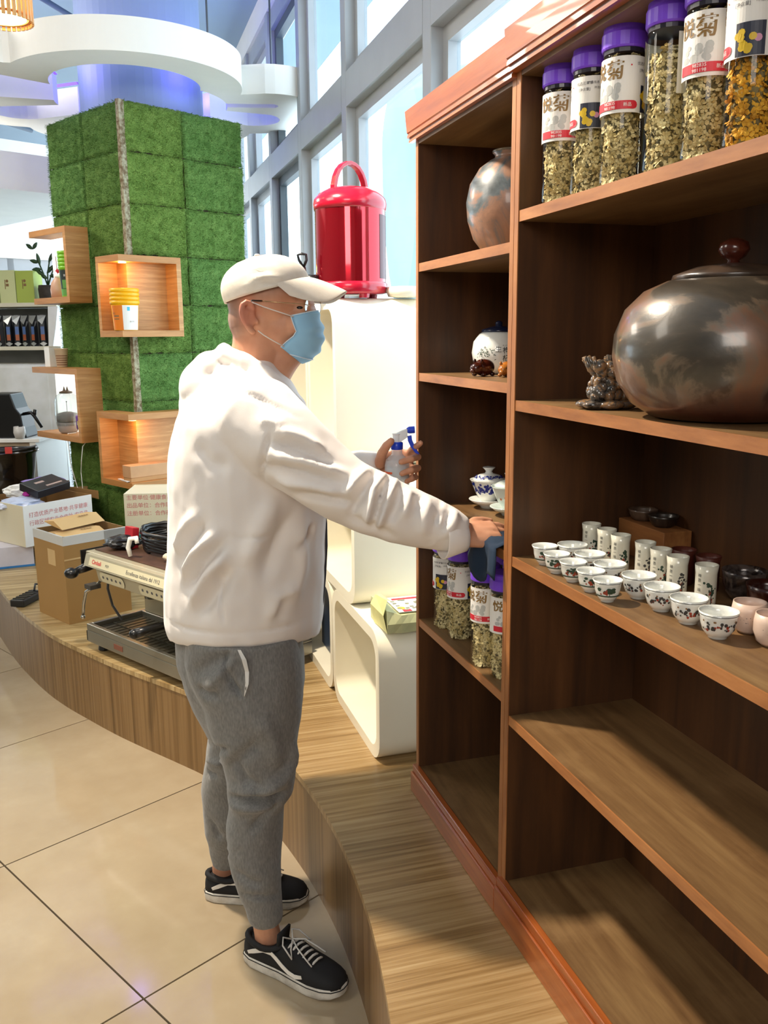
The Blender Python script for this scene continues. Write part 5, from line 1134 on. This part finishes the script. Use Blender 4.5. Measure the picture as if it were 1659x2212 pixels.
# legs and ankles
b.tube(path([(520, 1400, 2.02), (560, 1700, 1.98), (555, 1900, 1.965), (572, 1985, 1.96), (580, 2030, 1.962)]), [.06, .05, .038, .031, .033], 16)
b.tube(path([(480, 1400, 2.18), (500, 1650, 2.22), (490, 1800, 2.24), (482, 1880, 2.245), (484, 1905, 2.245)]), [.06, .045, .036, .031, .032], 16)
co, no, fs = fuse(b, .0036, 5)
ce = np.array(S(600, 700, 2.1))
fade_ = lambda pts, w_, a: (([tuple(p) for p in pts]), w_, a)
co = folds(co, no, [fade_([K0+ls*.02-hd*.03+hu*.015, K0+ls*.02+hu*.012], .006, .0015), fade_([K0+hu*.014-hd*.03, K0+hu*.012], .006, .0015), fade_([K0+ls*.01-hd*.01+hu*.015, K0+ls*.01+hd*.01+hu*.012], .004, -.0015)])
sk = NT('skin'); geo = sk.nd('ShaderNodeTexCoord'); v = geo.outputs['Object']
def along(dirv, p0, p1):          # 0..1 ramp of the projection on a direction between two points
    d = sk.nd('ShaderNodeVectorMath', operation='DOT_PRODUCT'); sk.lk(v, d.inputs[0]); d.inputs[1].default_value = dirv
    mr = sk.nd('ShaderNodeMapRange'); mr.inputs[1].default_value = Vector(p0).dot(dirv); mr.inputs[2].default_value = Vector(p1).dot(dirv); sk.lk(d.outputs['Value'], mr.inputs[0]); return mr.outputs[0]
nz = sk.noise(v, 300, 2); n2 = sk.noise(v, 22, 4)
base = sk.ramp(n2, [(.3, '#bf8668'), (.7, '#cf9a7c')])
back = along(R0, S(560, 700, 2.1), S(520, 700, 2.1)); up_ = along(Vector((0, 0, 1)), S(500, 745, 2.1), S(500, 715, 2.1)); over = along(Vector((0, 0, 1)), S(560, 650, 2.1), S(560, 622, 2.1)); bk2 = along(R0, S(640, 640, 2.1), S(600, 640, 2.1))
mask = sk.math('MAXIMUM', sk.math('MULTIPLY', back, up_), sk.math('MULTIPLY', over, bk2))
col = sk.mix(sk.math('MULTIPLY', mask, .62), base, '#5f5450')
ear_c = sk.nd('ShaderNodeVectorMath', operation='DISTANCE'); sk.lk(v, ear_c.inputs[0]); ear_c.inputs[1].default_value = S(530, 675, 2.012)
mr = sk.nd('ShaderNodeMapRange'); mr.inputs[1].default_value = .042; mr.inputs[2].default_value = .022; sk.lk(ear_c.outputs['Value'], mr.inputs[0])
col = sk.mix(sk.math('MULTIPLY', mr.outputs[0], .35), col, '#d0705f')
sk.set(color=col, rough=.5, sss=.12, spec=.35); sk.b.inputs['Subsurface Radius'].default_value = (.02, .008, .004); sk.b.inputs['Subsurface Scale'].default_value = .5
sk.bump(nz, .08, .0006)
mk('body', co, fs, sk.m, person)
# eyes
for tt in (2.050, 2.150): obj('eye', blob(MB(), 647, 665, tt, (.0085, .006, .0045), 12), mat('dark_eye', '#15100e', .1), person, True)
# --- jacket
jk = NT('white_fleece_jacket'); v = jk.coord(); jk.set(color='#ebe4de', rough=.85, sheen=.25); jk.bump(jk.noise(v, 500, 2), .15, .0008)
b = MB(); T_ = 2.1
hem_ = torso([(366, 690, 1372, .185)], T_)
hem_ = [[p+Vector((0, 0, .030*max(0, -math.sin(2*PI*i/28)))) for i, p in enumerate(hem_[0])]]
b.loft(hem_+torso([(359, 697, 1335, .207), (358, 699, 1290, .212), (364, 705, 1210, .218), (368, 707, 1120, .222), (366, 700, 1040, .224), (371, 683, 970, .224), (384, 662, 905, .215), (405, 645, 858, .185), (436, 628, 822, .140), (468, 606, 795, .100), (490, 598, 778, .075)], T_))
b.tube(path([(520, 880, 2.0), (556, 908, 1.94), (610, 955, 1.905), (680, 1013, 1.885), (745, 1058, 1.87), (800, 1084, 1.86), (860, 1110, 1.85), (915, 1128, 1.845), (965, 1143, 1.84), (1003, 1156, 1.84)]), [.085, .098, .090, .079, .073, .070, .064, .058, .049, .036], 28)
b.tube(path([(540, 880, 2.2), (560, 905, 2.26), (620, 980, 2.28), (690, 1052, 2.26), (740, 1030, 2.22), (790, 1010, 2.175), (822, 1006, 2.152)]), [.085, .090, .08, .070, .058, .048, .034], 24)
blob(b, 446, 838, 2.1, (.062, .11, .070), 22); blob(b, 425, 872, 2.1, (.040, .09, .038), 20); blob(b, 455, 795, 2.1, (.040, .09, .040), 20)
for sg in (-1, 1):
    f = lambda x, y, d: S(x, y, 2.1+sg*d)
    b.tube([f(482, 756, .0), f(492, 764, .055), f(530, 780, .088), f(575, 812, .098), (f(615, 850, .085)), f(645, 872, .050), f(655, 884, .02)], [.017, .018, .020, .021, .019, .015, .012], 14)
co, no, fs = fuse(b, .0065, 7)
def J(t, *pp): return [tuple(S(x, y, t)) for x, y in pp]
A = 1.81
segs = [ # sleeve: long folds running from the armhole, then rings at elbow, forearm and cuff
 (J(A, (590, 925), (650, 945), (705, 975)), .012, .010), (J(A, (585, 955), (660, 972), (735, 1008)), .009, -.011), (J(A, (575, 980), (660, 995), (760, 1032)), .014, .011), (J(A, (570, 1010), (650, 1022), (730, 1050)), .011, -.012),
 (J(A, (590, 1035), (680, 1048), (745, 1075)), .014, .010), (J(A, (630, 1068), (700, 1078), (760, 1085)), .010, -.010),
 (J(A, (800, 1008), (770, 1040), (745, 1075)), .010, .010), (J(A, (815, 1012), (790, 1050), (765, 1095), (755, 1120)), .008, -.012), (J(A, (832, 1018), (808, 1060), (795, 1105), (795, 1140)), .009, .014),
 (J(A, (846, 1022), (826, 1062), (812, 1110), (806, 1150)), .006, -.014), (J(A, (858, 1030), (842, 1070), (826, 1120), (812, 1150)), .008, .012), (J(A, (866, 1050), (858, 1090), (842, 1130)), .009, -.009),
 (J(A, (885, 1052), (880, 1090), (868, 1120)), .012, .007), (J(A, (905, 1065), (905, 1100)), .010, -.006), (J(A, (925, 1075), (920, 1120), (915, 1165)), .012, .006),
 (J(A, (953, 1078), (944, 1120), (925, 1185)), .0045, -.008), (J(A, (960, 1082), (952, 1125), (934, 1188)), .0045, .007), (J(A, (985, 1098), (975, 1130), (955, 1165)), .010, .006), (J(A, (970, 1100), (962, 1140)), .008, -.006),
 (J(1.80, (740, 1118), (800, 1140), (860, 1165)), .014, -.006),
 # armhole seam and body
 (J(1.87, (582, 935), (572, 970), (563, 1010), (565, 1040)), .005, -.008), (J(1.87, (470, 840), (520, 838), (575, 860), (640, 900)), .006, -.005), (J(1.90, (560, 905), (620, 915)), .01, .006),
 (J(1.92, (425, 1110), (395, 1150), (375, 1195)), .013, .010), (J(1.90, (440, 1130), (408, 1175), (380, 1225)), .011, -.010), (J(1.89, (470, 1150), (425, 1195), (388, 1250)), .013, .013), (J(1.89, (480, 1175), (435, 1225), (395, 1280)), .012, -.012),
 (J(1.89, (490, 1195), (445, 1250), (405, 1315)), .013, .012), (J(1.89, (505, 1225), (465, 1280), (425, 1335)), .014, -.010), (J(1.88, (590, 1070), (560, 1150), (530, 1230)), .022, .009), (J(1.88, (640, 1100), (600, 1180), (570, 1260)), .020, -.009),
 (J(1.88, (650, 1130), (655, 1220), (630, 1310)), .022, .009), (J(1.88, (690, 1130), (668, 1170), (640, 1190)), .012, -.007), (J(1.88, (420, 960), (450, 1000), (500, 1010)), .018, -.006),
 (J(1.885, (575, 1345), (600, 1290), (640, 1260)), .015, .007), (J(1.885, (480, 1345), (474, 1290), (470, 1230)), .004, -.005), (J(1.885, (488, 1160), (560, 1158), (640, 1150)), .004, -.004)]
hemp = [tuple(c) for c in ring((S(358, 1308, 2.1)+S(700, 1308, 2.1))/2, .182, .215, 40)]; hemp.append(hemp[0])
segs = onskin(co, segs); segs.append((hemp, .005, -.006))
co = folds(co, no, segs); co = lumpy(co, no, .004, 9, 3); co = lumpy(co, no, .0015, 28, 5)
jo = mk('jacket', co, fs, jk.m, person)
seam = mat('dark_seam_tape', '#30343f', .6)
b = MB(); b.tube(path([(574, 806, 1.992), (585, 818, 1.985), (600, 832, 1.99), (612, 842, 2.0)]), [.002, .0035, .0035, .002], 8); b.tube(path([(697, 1075, 2.09), (703, 1130, 2.09), (704, 1180, 2.09), (701, 1240, 2.09), (696, 1300, 2.09), (691, 1335, 2.09)]), .0045, 8)
obj('zip_tape', b, seam, jo, True)
hoodc = MB(); hoodc.tube(path([(955, 1140, 1.838), (1004, 1156, 1.838), (1010, 1158, 1.838)]), [.047, .0375, .0385], 28, False)
cu = MB(); cu.tube([W0-hd*.052, W0-hd*.01, W0-hd*.001, W0+hd*.0], [.047, .036, .034, .030], 28, False)
o = obj('cuff', cu, jk.m, jo, True); so = o.modifiers.new('s', 'SOLIDIFY'); so.thickness = .003
# --- trousers
tk = NT('grey_jersey'); v = tk.coord(); f = tk.noise(tk.coord((1, 1, .3)), 260, 3); tk.set(color=tk.ramp(f, [(.3, '#6a6966'), (.7, '#84827e')]), rough=.9, sheen=.2); tk.bump(f, .12, .0008)
b = MB()
b.loft(torso([(392, 650, 1335, .160), (384, 655, 1375, .165), (386, 658, 1420, .168), (400, 656, 1470, .165), (420, 652, 1520, .155), (450, 640, 1580, .12)], 2.09))
b.loft(torso([(400, 640, 1370, .095), (400, 655, 1430, .10), (418, 656, 1482, .105), (440, 653, 1520, .105), (452, 648, 1570, .102), (478, 643, 1630, .096), (490, 640, 1680, .090), (490, 634, 1712, .086), (493, 614, 1738, .076), (486, 611, 1780, .078), (487, 610, 1830, .076), (498, 608, 1870, .068, 1.975), (512, 607, 1910, .058, 1.968), (527, 610, 1945, .050, 1.963), (534, 612, 1962, .048, 1.960), (537, 611, 1978, .045, 1.960), (540, 609, 1986, .042, 1.960)], 1.985))
b.loft(torso([(420, 600, 1430, .10, 2.17), (446, 590, 1500, .10, 2.19), (450, 575, 1570, .095, 2.2), (446, 562, 1620, .09, 2.21), (439, 556, 1670, .085, 2.22), (434, 552, 1700, .08, 2.225), (438, 548, 1750, .076, 2.23), (443, 542, 1790, .068, 2.235), (452, 530, 1825, .052, 2.24), (455, 524, 1845, .044, 2.24), (458, 519, 1858, .041, 2.24), (460, 517, 1868, .038, 2.24)], 2.2))
co, no, fs = fuse(b, .0065, 6)
B_ = 1.90
segs = [(J(B_, (492, 1722), (540, 1734), (600, 1728), (632, 1712)), .010, -.014), (J(B_, (486, 1705), (540, 1712), (600, 1705)), .013, .009), (J(B_, (488, 1738), (540, 1748), (600, 1742)), .012, .008),
 (J(B_, (610, 1735), (570, 1768), (535, 1800)), .010, -.008), (J(B_, (500, 1650), (530, 1690), (580, 1712)), .012, -.008), (J(B_, (640, 1600), (635, 1650), (605, 1690), (560, 1708)), .018, .010), (J(B_, (488, 1660), (520, 1640), (560, 1600)), .014, -.007),
 (J(1.88, (492, 1405), (482, 1440), (500, 1480), (526, 1508)), .006, -.010), (J(1.88, (515, 1400), (532, 1430), (538, 1465), (528, 1508)), .005, .007), (J(1.9, (440, 1500), (480, 1450), (500, 1420)), .014, .007), (J(1.92, (405, 1460), (450, 1440), (490, 1420)), .016, -.007), (J(1.93, (420, 1490), (440, 1505), (470, 1500)), .010, -.008),
 (J(1.92, (518, 1930), (560, 1940), (608, 1932)), .007, -.008), (J(1.92, (500, 1880), (530, 1905), (570, 1915)), .010, -.006), (J(2.16, (440, 1610), (465, 1625), (490, 1620)), .008, -.010), (J(2.16, (440, 1640), (470, 1650), (492, 1645)), .008, .008), (J(2.17, (440, 1668), (470, 1675)), .008, -.008),
 (J(2.18, (452, 1838), (480, 1845), (520, 1840)), .006, -.007), (J(2.17, (450, 1770), (470, 1810), (490, 1830)), .010, -.007), (J(1.9, (560, 1550), (590, 1600), (600, 1660)), .02, .007)]
co = folds(co, no, onskin(co, segs)); co = lumpy(co, no, .005, 8, 9); co = lumpy(co, no, .0016, 26, 2)
to_ = mk('trousers', co, fs, tk.m, person)
def snap(co, px, py, lift=.0015):      # nearest cloth vertex to the sight line, towards the viewer
    o = np.array((0, 0, EYE)); d = np.array(_ray(px, py)); d /= np.linalg.norm(d); w_ = co-o; k = w_@d; q = np.linalg.norm(w_-k[:, None]*d, axis=1)
    c = np.where(q < .007)[0]; i = c[np.argmin(k[c])] if len(c) else np.argmin(q); return Vector(o+d*(k[i]-lift))
b = MB(); pa = [(513, 1404), (522, 1425), (529, 1450), (530, 1475), (527, 1503)]; pb = [(520, 1404), (532, 1425), (538, 1452), (537, 1478), (528, 1505)]
b.loft([[snap(co, *p, .002), snap(co, *q, .002)] for p, q in zip(pa, pb)], caps=False, closed=False)
obj('pocket_lining', b, mat('white_lining', '#d9d6d0', .8), to_, label='white lining showing in the side pocket')
# --- cap
cm_ = NT('beige_cotton'); v = cm_.coord(); cm_.set(color=cm_.ramp(cm_.noise(v, 16, 4, .6), [(.35, '#d8cfc0'), (.65, '#e6dfd3')]), rough=.9); cm_.bump(cm_.noise(v, 420, 2), .25, .0008)
cB, cF_ = S(486, 657, 2.1), S(671, 606, 2.1); cc = (cB+cF_)/2; ax = (cF_-cB)/2; al = ax.length; axn = ax.normalized(); upc = (Vector((0, 0, 1))-axn*axn.z).normalized()
H_ = (S(566, 549, 2.1)-cc).dot(upc)*1.0; rings = []
for k in range(15):
    h = k/14; q = (1-h**2.6)**.5 if h < 1 else 0; q = max(q, .03); sh = -.010*h
    rings.append([cc + axn*(al*q*math.cos(a)+sh) + F0*(.087*q*math.sin(a)) + upc*(H_*h) for a in [2*PI*i/48 for i in range(48)]])
inner = [[cc + (p-cc)*.965 for p in r] for r in rings[::-1]]; inner[-1] = [p+upc*.000 for p in inner[-1]]
b = MB(); b.loft([r for r in rings[::-1]]+[[cc+(p-cc)*.96+upc*.001 for p in rings[0]]]+[[cc+(p-cc)*.955 for p in r] for r in rings[1:]], caps=True)
me_co = np.array([tuple(v_) for v_ in b.v])
cu_ = np.array(cc); nrm = me_co-cu_; nrm /= np.linalg.norm(nrm, axis=1)[:, None]
tn = 2.015
me_co = folds(me_co, nrm, [(J(tn, (550, 590), (580, 575), (620, 590)), .006, -.011), (J(tn, (545, 597), (590, 600), (620, 602)), .005, .008), (J(tn, (600, 585), (640, 592)), .006, .004), (J(tn, (560, 608), (610, 610), (650, 600)), .005, -.004), (J(tn, (520, 620), (560, 606)), .006, .003), (J(2.05, (570, 560), (610, 562)), .006, .004), (J(2.03, (575, 552), (560, 620)), .003, -.002)])
cap_ = mk('cap', me_co, b.f, cm_.m, person)
b = MB(); top_, bot = [], []
nb, nr = 21, 7
for i in range(nb):
    ph = math.radians(-72+144*i/(nb-1)); st = cc + axn*(al*1.0*math.cos(ph)) + F0*(.088*math.sin(ph)); ln = .073*max(math.cos(ph*1.15), 0)**.6+.002
    row = []
    for j in range(nr):
        q = j/(nr-1); kk_ = min(1, ln/.06); p = st + axn*(ln*q) - upc*((.034*(math.sin(ph)**2)*q*kk_)+.052*(q**1.2)*kk_) + upc*.008; p = p - F0*(.006*q*math.sin(ph)); row.append(p)
    top_.append(row)
vs = [p for r in top_ for p in r]+[p-upc*.0035 for r in top_ for p in r]; N_ = nb*nr
fsb = [(i*nr+j, (i+1)*nr+j, (i+1)*nr+j+1, i*nr+j+1) for i in range(nb-1) for j in range(nr-1)]; fsb += [tuple(x+N_ for x in f[::-1]) for f in fsb]
edge = [i*nr+nr-1 for i in range(nb)]; fsb += [(edge[i], edge[i+1], edge[i+1]+N_, edge[i]+N_) for i in range(nb-1)]
b.add(vs, fsb); obj('brim', b, cm_.m, cap_, True, subsurf=1)
b = MB(); b.ball(cc+upc*(H_+.0), (.007, .007, .004), 10, 6); obj('top_button', b, cm_.m, cap_, True)
# --- mask
mc_ = NT('blue_pleated_mask'); mc_.set(color='#8fc0e0', rough=.75); mc_.bump(mc_.noise(mc_.coord(), 700, 2), .2, .0005)
rows = [((686, 671), (634, 683), .065), ((694, 688), (640, 700), .068), ((699, 708), (646, 716), .068), ((700, 726), (640, 726), .068), ((699, 744), (626, 737), .067), ((690, 762), (613, 749), .064), ((674, 777), (630, 764), .054), ((656, 786), (648, 780), .030)]
rr_ = []
for k in range(len(rows)-1):
    for q in (0, .25, .5, .75) if k < len(rows)-2 else (0, .25, .5, .75, 1):
        a, c = rows[k], rows[k+1]; l_ = lambda i, j: a[i][j]*(1-q)+c[i][j]*q
        rr_.append(((l_(0, 0), l_(0, 1)), (l_(1, 0), l_(1, 1)), a[2]*(1-q)+c[2]*q))
nu = 25; vs = []
for k, (cp_, ep_, wt) in enumerate(rr_):
    for i in range(nu):
        a = -PI/2+PI*i/(nu-1); c_ = math.cos(a)**.85 if abs(math.cos(a)) > 1e-6 else 0
        x = ep_[0]+(cp_[0]-ep_[0])*c_; y = ep_[1]+(cp_[1]-ep_[1])*c_
        p = S(x, y, 2.1)+F0*(wt*math.sin(a)); p += R0*(.0024*math.sin(k*1.05)*c_+.0010*math.sin(k*.5+i*.7)*c_); vs.append(p)
fsm = [(k*nu+i, k*nu+i+1, (k+1)*nu+i+1, (k+1)*nu+i) for k in range(len(rr_)-1) for i in range(nu-1)]
b = MB(); b.add(vs, fsm); mo = obj('face_mask', b, mc_.m, person, True); so = mo.modifiers.new('s', 'SOLIDIFY'); so.thickness = .0015; so.offset = 1
b = MB(); whb = [(0, 0)]
for i0 in (0, len(rr_)-5):
    b.tube([vs[i0*nu+i]+R0*.0012 for i in range(nu)], .0013, 6)
for kk in range(2, 4): pass
b.tube([vs[k*nu]-F0*.001 for k in range(0, len(rr_)-8)], .0012, 6); obj('mask_edge', b, mat('mask_edge_white', '#c9dbe8', .6), mo, True)
for sg in (-1, 1):
    f = lambda x, y, d: S(x, y, 2.1+sg*d)
    for pts in ([f(634, 684, .068), f(600, 673, .074), f(570, 663, .080), f(550, 655, .086), f(536, 650, .086)], [f(614, 749, .066), f(590, 736, .074), (f(570, 724, .080)), f(557, 714, .083)]):
        obj('ear_loop', MB().tube(pts, .0014, 6), mat('ear_loop_white', '#dcd3cc', .6), mo, True)
# --- glasses
ge = emp('glasses'); ge.parent = person; ge.matrix_parent_inverse = wm(person).inverted(); ge.location = S(668, 662, 2.1)
gold = mat('thin_gold_metal', '#b39a72', .25, .9); b = MB()
ln_ = MB()
for sg in (-1, 1):
    c_ = S(676+sg*9, 664-sg*2, 2.1+sg*.036); ax1 = (F0*.93+R0*.30).normalized(); nrm_ = ax1.cross(Vector((0, 0, 1)))
    pts = [c_ + ax1*(.024*math.cos(a)) + Vector((0, 0, 1))*(.021*math.sin(a)) for a in [2*PI*i/24 for i in range(25)]]
    b.tube(pts, .0009, 6); obj('lens', MB().add([p for p in pts[:24]], [tuple(range(24))]), glass('spectacle_lens', '#f0f0f8', .02, .25, .2), ge)
    f = lambda x, y, d: S(x, y, 2.1+sg*d)
    b.tube([f(668, 660, .058), f(655, 657, .072), f(600, 653, .077), f(566, 650, .082)], .0009, 6)
b.tube([S(676, 660, 2.088), S(680, 657, 2.1), S(676, 660, 2.112)], .0009, 6)
obj('frame', b, gold, ge, True)
b = MB()
for sg in (-1, 1): b.tube([S(566, 650, 2.1+sg*.082), S(545, 649, 2.1+sg*.085), S(532, 656, 2.1+sg*.086)], .0018, 6)
obj('temple_tip', b, mat('brown_black_tip', '#1e1712', .3), ge, True)
# --- shoes
sb = mat('black_suede_canvas', '#101012', .8, var=.2, vscale=30); sw = two('worn_white_rubber', '#b9b2a6', '#dad5ca', 18, .4, .6, .6); sl = mat('white_lace', '#cfcbc4', .8); stw = mat('white_side_stripe', '#e2ded6', .5)
def shoe(heel, toe, lab, side, L_=.288):
    d = Vector((toe.x-heel.x, toe.y-heel.y, 0)).normalized(); l = Vector((-d.y, d.x, 0)); M = Matrix((d, l, Vector((0, 0, 1)))).transposed().to_4x4(); M.translation = Vector((heel.x, heel.y, 0))
    t = emp('shoe'); t.parent = person; t.matrix_parent_inverse = wm(person).inverted(); t.location = (heel.x, heel.y, 0); t['label'] = lab
    X = [0, .006, .03, .07, .12, .17, .21, .245, .27, .284, .288]; Wd = [.012, .024, .034, .036, .037, .044, .048, .045, .035, .019, .008]
    def wd(x): return float(np.interp(x, X, Wd))
    XX = [0, .002, .006, .014, .03, .05, .07, .095, .12, .145, .17, .19, .21, .23, .245, .258, .27, .278, .284, .288]
    outl = [(x, -wd(x)) for x in XX]+[(x, wd(x)) for x in XX[::-1]]
    b = MB(); c0 = Vector((.14, 0)); sc = lambda p, q: (c0.x+(p[0]-c0.x)*q, p[1]*q)
    rg = []
    for q, z in ((.975, .001), (1.0, .004), (1.01, .012), (1.0, .026), (.985, .030)): rg.append([M @ Vector((*sc(p, q), z+(.006*max(0, (p[0]-.24)/.05) if z < .01 else 0))) for p in outl])
    b.loft(rg); obj('sole', b, sw, t, True)
    b = MB(); b.tube([M @ Vector((*sc(p, 1.008), .0245)) for p in outl+outl[:1]], .0012, 6); obj('foxing_line', b, sb, t)
    xs = [.004, .012, .03, .055, .085, .11, .13, .15, .17, .19, .21, .235, .255, .27, .280, .285]; hs_ = [.062, .070, .070, .064, .064, .072, .086, .090, .082, .073, .066, .060, .056, .050, .042, .034]
    rg = []
    for x, h in zip(xs, hs_):
        w_ = wd(x)*.97; top = .55 if x < .15 else .80; sec = []
        for i in range(20):
            a = PI*i/19; ca, sa = math.cos(a), math.sin(a); y = w_*math.copysign(abs(ca)**top, ca); 
            if x < .12: y = w_*math.copysign(abs(ca)**.5, ca)*(1-.10*sa)
            sec.append(M @ Vector((x, y, .026+(h-.026)*abs(sa)**(.8 if x > .15 else .55))))
        rg.append(sec)
    b = MB(); b.loft(rg); obj('upper', b, sb, t, True)
    b = MB(); col_ = []
    for i in range(25):
        a = 2*PI*i/24; x = .065+.058*math.cos(a); col_.append(M @ Vector((x, .030*math.sin(a), .066+.014*max(0, math.cos(a))**2+.006*max(0, -math.cos(a)))))
    b.tube(col_, .0075, 8); b.loft([[M @ Vector((x, y, z)) for x, y, z in q] for q in (((.105, -.022, .07), (.105, .022, .07), (.112, .022, .07), (.112, -.022, .07)), ((.112, -.024, .115), (.112, .024, .115), (.118, .024, .115), (.118, -.024, .115)))]); obj('collar', b, sb, t, True)
    b = MB(); lc = []
    sp_ = [(.028, .044), (.045, .052), (.070, .060), (.095, .062), (.115, .058), (.135, .048), (.155, .040), (.175, .038), (.195, .044)]
    pth = []
    for x, z in sp_:
        hh = float(np.interp(x, xs, hs_)); k = min(1, (z-.026)/(hh-.026)); pw = .8 if x > .15 else .55; sa = k**(1/pw); ca = math.sqrt(max(0, 1-sa*sa)); y = wd(x)*.97*(ca**(.5 if x < .15 else .8)); pth.append(Vector((x, side*(y+.0012), z)))
    q = []
    for i, p in enumerate(pth):
        w_ = .0055 if 0 < i < len(pth)-1 else .004; dd = (pth[min(i+1, len(pth)-1)]-pth[max(i-1, 0)]).normalized(); n_ = Vector((-dd.z, 0, dd.x)).normalized()*w_
        q.append([M @ (p+n_), M @ (p-n_), M @ (p-n_+Vector((0, side*.0015, 0))), M @ (p+n_+Vector((0, side*.0015, 0)))])
    b.loft(q); obj('side_stripe', b, stw, t)
    b = MB()
    for k in range(6):
        x = .142+k*.0135; hh = float(np.interp(x, xs, hs_))
        b.tube([M @ Vector((x-.004, -.024, hh-.010)), M @ Vector((x, -.012, hh+.001)), M @ Vector((x+.003, .0, hh+.004)), M @ Vector((x+.004, .012, hh+.001)), M @ Vector((x+.002, .024, hh-.010))], .0028, 6)
    for sg in (-1, 1):
        b.tube([M @ Vector(p) for p in ((.140, 0, .097), (.125, sg*.018, .108), (.135, sg*.034, .100), (.165, sg*.040, .078), (.15, sg*.022, .086), (.140, 0, .098))], .0020, 6); b.tube([M @ Vector(p) for p in ((.140, 0, .098), (.165, sg*.018, .095), (.195, sg*.026, .080), (.215, sg*.030, .070))], .0018, 6)
    obj('lace', b, sl, t, True)
sdir = Vector((0, 0, 0))
shoe(on(536, 2064, z=0), on(724, 2142, z=0), 'nearer black canvas shoe with white laces, stripe and sole', -1)
shoe(on(446, 1934, z=0), on(660, 1946, z=0), 'farther black canvas shoe with white stripe and sole', -1)
# --- things held
bt = thing('spray_bottle', 'clear plastic spray bottle with blue collar and trigger held in the raised hand', 'bottle', tuple(S(858, 1075, 2.12)))
bz = bt.location.z; h0 = S(857, 985, 2.12).z-bz; h1 = S(857, 967, 2.12).z-bz
obj('bottle_body', MB().lathe([(.026, 0), (.030, .004), (.030, h0-.022), (.027, h0-.008), (.016, h0+.002), (.013, h0+.006), (.013, h1)], 32), mat('frosted_bottle', '#e8eef2', .15, alpha=.45), bt, True, local=True)
obj('liquid', MB().lathe([(.025, .003), (.0285, .006), (.0285, h0-.028), (.001, h0-.028)], 28), mat('pale_liquid', '#dfe6ea', .2, alpha=.6), bt, True, local=True)
blue = mat('bright_blue_plastic', '#123fce', .3, var=.03)
obj('collar', MB().lathe([(.0135, h1-.004), (.0145, h1-.003), (.0145, h1+.012), (.012, h1+.014)], 28), blue, bt, True, local=True)
def W(px, py, t): return S(px, py, t)-bt.location
b = MB(); b.lathe([(.010, h1+.012), (.010, h1+.03), (.012, h1+.034)], 20)
b.loft([[W(x, y0, 2.12)-F0*w_, W(x, y0, 2.12)+F0*w_, W(x, y1, 2.12)+F0*w_, W(x, y1, 2.12)-F0*w_] for x, y0, y1, w_ in ((849, 938, 950, .006), (856, 936, 958, .008), (868, 930, 952, .008), (880, 926, 944, .007))]); obj('pump_head', b, mat('milky_plastic', '#e6ebf0', .3), bt, local=True, bevel=.001)
b = MB(); b.tube([W(879, 931, 2.12), W(884, 929, 2.12), W(896, 928, 2.12)], [.006, .0085, .0085], 12); b.loft([[W(x, y, 2.12)-F0*.006, W(x, y, 2.12)+F0*.006, W(x+dx, y-2, 2.12)+F0*.006, W(x+dx, y-2, 2.12)-F0*.006] for x, y, dx in ((880, 942, 9), (881, 952, 9), (887, 965, 9), (897, 978, 6), (904, 981, 2))]); obj('trigger', b, blue, bt, local=True, bevel=.001)
b = MB(); a0 = math.atan2(-bt.location.y, -bt.location.x); f = lambda u, v_: (.0305*math.cos(a0+u/.03), .0305*math.sin(a0+u/.03), v_); hz_ = S(840, 1021, 2.12).z-bz
rect(b, -.045, hz_, -.012, hz_+.005, f, 6); obj('label_line', b, mat('orange_red_line', '#e2603c', .4), bt, local=True)
# cloth draped over the shelf edge under the hand
navy = NT('navy_cloth'); navy.set(color='#11283f', rough=.9); navy.bump(navy.noise(navy.coord(), 300, 3), .3, .001)
b = MB(); nu_, nv_ = 15, 12; vs = []
for i in range(nu_):
    u = i/(nu_-1); y = 1.735-.125*u; hang = .030+.060*(math.sin(PI*(.15+.85*u))**2)+.035*max(0, u-.7)/.3
    for j in range(nv_):
        q = j/(nv_-1); wv = .008*math.sin(u*9)*min(1, q*1.4)
        if q < .35: p = Vector((.735+.055*(1-q/.35)+.0, y+.004*math.sin(q*20), 1.1035+.010*math.sin(u*7+q*5)**2))
        else:
            k = (q-.35)/.65; p = Vector((.733-.004-wv*.8-.006*k, y-.004*math.sin(k*3)-.02*k*(u-.5), 1.105-hang*k))
        vs.append(p)
b.add(vs, [(i*nv_+j, (i+1)*nv_+j, (i+1)*nv_+j+1, i*nv_+j+1) for i in range(nu_-1) for j in range(nv_-1)])
o = tag(obj('cleaning_cloth', b, navy.m, None, True), 'dark blue cleaning cloth under the hand, draped over the shelf edge', 'cloth'); so = o.modifiers.new('s', 'SOLIDIFY'); so.thickness = .002
